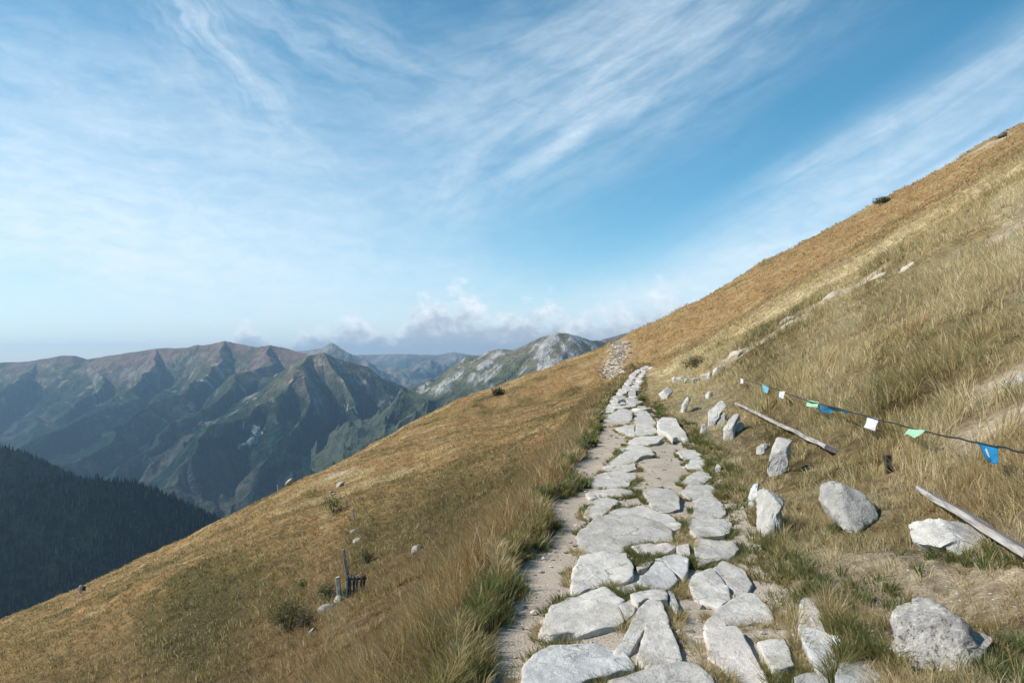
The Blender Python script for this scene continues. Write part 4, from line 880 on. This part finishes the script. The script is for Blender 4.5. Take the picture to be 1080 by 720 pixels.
    V = [(sx * x0, sy * x0, z) for z in (zb, zt) for sx, sy in ((-1, -1), (1, -1), (1, 1), (-1, 1))]
    m, nt, out = new_mat('air_haze'); v = N(nt, 'ShaderNodeVolumePrincipled'); v.inputs['Color'].default_value = (.47, .72, .98, 1); v.inputs['Density'].default_value = HAZE; v.inputs['Anisotropy'].default_value = .45
    nt.links.new(v.outputs[0], out.inputs['Volume'])
    o = np_mesh('haze', V, [(0, 3, 2, 1), (4, 5, 6, 7), (0, 1, 5, 4), (1, 2, 6, 5), (2, 3, 7, 6), (3, 0, 4, 7)], mat=m, smooth=False); tag(o, 'thin blue mountain air', 'haze', kind='stuff')
HAZE = 6.0e-5

# ------------------------------------------------------------------ sky, sun, camera
SUN_AZ, SUN_EL = math.radians(-95), math.radians(41)
def build_sky():
    w = bpy.data.worlds.new('World'); sc.world = w; w.use_nodes = True; nt = w.node_tree; w.cycles.sampling_method = 'NONE'
    for n in list(nt.nodes): nt.nodes.remove(n)
    out = nt.nodes.new('ShaderNodeOutputWorld'); bg = nt.nodes.new('ShaderNodeBackground'); bg.inputs[1].default_value = SKY
    sky = N(nt, 'ShaderNodeTexSky', sky_type='NISHITA', sun_disc=False, sun_elevation=SUN_EL, sun_rotation=SUN_AZ, altitude=1900, air_density=1.0, dust_density=.6, ozone_density=2.0)
    hs = N(nt, 'ShaderNodeHueSaturation', i_Hue=.477, i_Saturation=1.27, i_Value=1.27); nt.links.new(sky.outputs[0], hs.inputs['Color'])
    tc = nt.nodes.new('ShaderNodeTexCoord'); sx = nt.nodes.new('ShaderNodeSeparateXYZ'); nt.links.new(tc.outputs['Generated'], sx.inputs[0])
    AZ = mathn(nt, 'ARCTAN2', sx.outputs[0], sx.outputs[1]); EL = mathn(nt, 'ARCSINE', sx.outputs[2])
    def azel(px, py):
        r = ray(px, py); return math.atan2(r[0], 1), math.atan(r[2] / math.hypot(r[0], 1))
    def comb(x, y, z=0.0):
        c = nt.nodes.new('ShaderNodeCombineXYZ')
        for i, v in enumerate((x, y, z)):
            if isinstance(v, (int, float)): c.inputs[i].default_value = v
            else: nt.links.new(v, c.inputs[i])
        return c.outputs[0]
    warp = noise_tex(nt, comb(mathn(nt, 'MULTIPLY', AZ, 5.0), mathn(nt, 'MULTIPLY', EL, 7.0)), 1.0, 4, .6)
    wz = mathn(nt, 'MULTIPLY', mathn(nt, 'SUBTRACT', warp, .5), .10)
    trans = None
    # soft high cirrus: (centre px, centre py, half length, half width, angle up to the right, strength, contrast, streak)
    PATCH = [(110, 265, 350, 105, -7, .92, .42, 7), (30, 150, 330, 110, -4, .45, .55, 5), (330, 290, 260, 70, -8, .45, .6, 7), (215, 45, 135, 42, -42, .62, .9, 4), (330, 30, 190, 60, -20, .40, .8, 4), (150, 110, 260, 60, -10, .40, .8, 5),
             (650, 85, 270, 85, 26, .62, .75, 5), (600, 40, 200, 60, 15, .35, .8, 5), (585, 160, 70, 12, 40, .5, .8, 3), (470, 205, 48, 34, 50, .45, .9, 2.5), (450, 130, 60, 15, 12, .35, .9, 3),
             (930, 138, 230, 24, 27, .74, .7, 8), (1010, 165, 190, 42, 30, .62, .7, 6), (770, 282, 160, 34, 22, .90, .5, 5), (690, 320, 120, 28, 12, .75, .5, 3), (900, 200, 120, 20, 25, .45, .8, 6), (580, 330, 260, 40, 0, .30, .4, 4), (100, 345, 520, 45, 0, .35, .3, 6)]
    for k, (px, py, a, b, ang, st, con, sk) in enumerate(PATCH):
        ca, ce = azel(px, py); a *= .93 / F; b *= .93 / F; t = math.radians(ang); c_, s_ = math.cos(t), math.sin(t)
        da = mathn(nt, 'ADD', mathn(nt, 'SUBTRACT', AZ, ca), wz); de = mathn(nt, 'ADD', mathn(nt, 'SUBTRACT', EL, ce), mathn(nt, 'MULTIPLY', wz, .55))
        u = mathn(nt, 'ADD', mathn(nt, 'MULTIPLY', da, c_), mathn(nt, 'MULTIPLY', de, s_)); v = mathn(nt, 'SUBTRACT', mathn(nt, 'MULTIPLY', de, c_), mathn(nt, 'MULTIPLY', da, s_))
        q = mathn(nt, 'ADD', mathn(nt, 'POWER', mathn(nt, 'ABSOLUTE', mathn(nt, 'DIVIDE', u, a)), 2.0), mathn(nt, 'POWER', mathn(nt, 'ABSOLUTE', mathn(nt, 'DIVIDE', v, b)), 2.0))
        g = mathn(nt, 'EXPONENT', mathn(nt, 'MULTIPLY', q, -1.1))
        n = noise_tex(nt, comb(mathn(nt, 'MULTIPLY', u, 42.0 / sk), mathn(nt, 'MULTIPLY', v, 42.0), k * 3.7), 1.0, 6, .58, .25)
        n = maprange(nt, n, .5 - .3 * (1.15 - con * .5), .5 + .26, 1 - con, 1.0)
        al = mathn(nt, 'MULTIPLY', mathn(nt, 'MULTIPLY', g, n), st, clamp=True); inv = mathn(nt, 'SUBTRACT', 1.0, al)
        trans = inv if trans is None else mathn(nt, 'MULTIPLY', trans, inv)
    cir = mathn(nt, 'SUBTRACT', 1.0, trans)
    fine = noise_tex(nt, comb(mathn(nt, 'MULTIPLY', AZ, 30.0), mathn(nt, 'MULTIPLY', EL, 75.0)), 1.0, 7, .65, .6)
    cir = mathn(nt, 'MULTIPLY', cir, maprange(nt, fine, .3, .68, .82, 1.06), clamp=True)
    W = 1.0 / SKY
    col = mixc(nt, cir, hs.outputs[0], tuple(x * W for x in (.66, .755, .83)))
    # cumulus bank sitting on the far ridges
    _, el0 = azel(450, 377)
    tops = [(225, 377), (245, 362), (262, 350), (280, 358), (300, 364), (318, 354), (345, 352), (365, 343), (395, 345), (415, 352), (432, 334), (462, 320), (495, 322), (520, 336), (545, 334), (568, 326), (600, 340), (640, 334), (668, 326), (700, 318), (740, 322), (800, 340)]
    ramp = nt.nodes.new('ShaderNodeFloatCurve'); cm = ramp.mapping; cv = cm.curves[0]
    lo, hi = azel(200, 377)[0], azel(830, 377)[0]
    pts = [((azel(a, 377)[0] - lo) / (hi - lo), (377 - b) / 80.0) for a, b in tops]; pts = [(0, 0)] + pts + [(1, 0)]
    while len(cv.points) < len(pts): cv.points.new(.5, .5)
    for p, (a, b) in zip(cv.points, pts): p.location = (a, b)
    cm.update(); nt.links.new(maprange(nt, AZ, lo, hi, 0, 1, False), ramp.inputs['Value'])
    H = mathn(nt, 'MULTIPLY', ramp.outputs[0], 104.0 / F)
    vec = comb(mathn(nt, 'MULTIPLY', AZ, 26.0), mathn(nt, 'MULTIPLY', EL, 36.0)); cn = noise_tex(nt, vec, 1.0, 9, .62, .25); cn2 = noise_tex(nt, comb(mathn(nt, 'MULTIPLY', AZ, 60.0), mathn(nt, 'MULTIPLY', EL, 70.0), 5.0), 1.0, 6, .6)
    e = mathn(nt, 'SUBTRACT', EL, el0)
    ratio = mathn(nt, 'DIVIDE', e, mathn(nt, 'MAXIMUM', H, .001))
    dens = mathn(nt, 'ADD', mathn(nt, 'SUBTRACT', 1.0, ratio), mathn(nt, 'MULTIPLY', mathn(nt, 'SUBTRACT', cn, .5), 2.2))
    al = maprange(nt, dens, -.04, .50, 0, .97); al = mathn(nt, 'MULTIPLY', al, maprange(nt, H, .001, .012)); al = mathn(nt, 'MULTIPLY', al, maprange(nt, e, -.03, -.004))
    shade = mathn(nt, 'ADD', maprange(nt, ratio, -.1, 1.0), mathn(nt, 'MULTIPLY', mathn(nt, 'SUBTRACT', cn2, .5), 1.6)); fad = maprange(nt, AZ, azel(560, 377)[0], azel(690, 377)[0], 1, .55)
    cc = mixc(nt, maprange(nt, shade, .25, 1.2), tuple(x * W for x in (.40, .455, .53)), tuple(x * W for x in (.83, .865, .90)))
    col = mixc(nt, mathn(nt, 'MULTIPLY', al, mathn(nt, 'ADD', .35, mathn(nt, 'MULTIPLY', fad, .62))), col, cc)
    nt.links.new(col, bg.inputs[0]); nt.links.new(bg.outputs[0], out.inputs[0])
    L = bpy.data.lights.new('sun', 'SUN'); L.energy = SUN; L.angle = math.radians(.53); L.color = (1.0, .945, .86); o = bpy.data.objects.new('sun', L); link(o)
    from mathutils import Vector
    d = Vector((math.sin(SUN_AZ) * math.cos(SUN_EL), math.cos(SUN_AZ) * math.cos(SUN_EL), math.sin(SUN_EL))); o.rotation_mode = 'QUATERNION'; o.rotation_quaternion = d.to_track_quat('Z', 'Y'); o.location = (0, 0, 50)
SKY, SUN = .09, 4.8
def build_camera():
    c = bpy.data.cameras.new('camera'); c.sensor_width = 36; c.lens = 36 * F / 1080; c.clip_start = .05; c.clip_end = 60000
    o = bpy.data.objects.new('camera', c); link(o); o.location = EYE; o.rotation_euler = (math.pi / 2 + PITCH, 0, 0); sc.camera = o
    v = sc.view_settings; v.view_transform = 'Standard'; v.look = 'None'; v.gamma = 1; v.exposure = EXPO; v.use_curve_mapping = False
    cy = sc.cycles; cy.use_denoising = True; cy.max_bounces = 4; cy.diffuse_bounces = 2; cy.glossy_bounces = 1; cy.transmission_bounces = 2; cy.transparent_max_bounces = 4; cy.volume_bounces = 0; cy.use_adaptive_sampling = True; cy.adaptive_threshold = .015
    cy.caustics_reflective = False; cy.caustics_refractive = False
    try: cy.denoiser = 'OPENIMAGEDENOISE'; cy.denoising_input_passes = 'RGB_ALBEDO_NORMAL'; cy.denoising_prefilter = 'ACCURATE'
    except Exception: pass
EXPO = .42
build_hillside(); build_path(); build_stones(); build_rocks(); build_timber(); build_bushes(); build_mountains(); build_grass(); build_gravel(); build_sky(); build_camera()
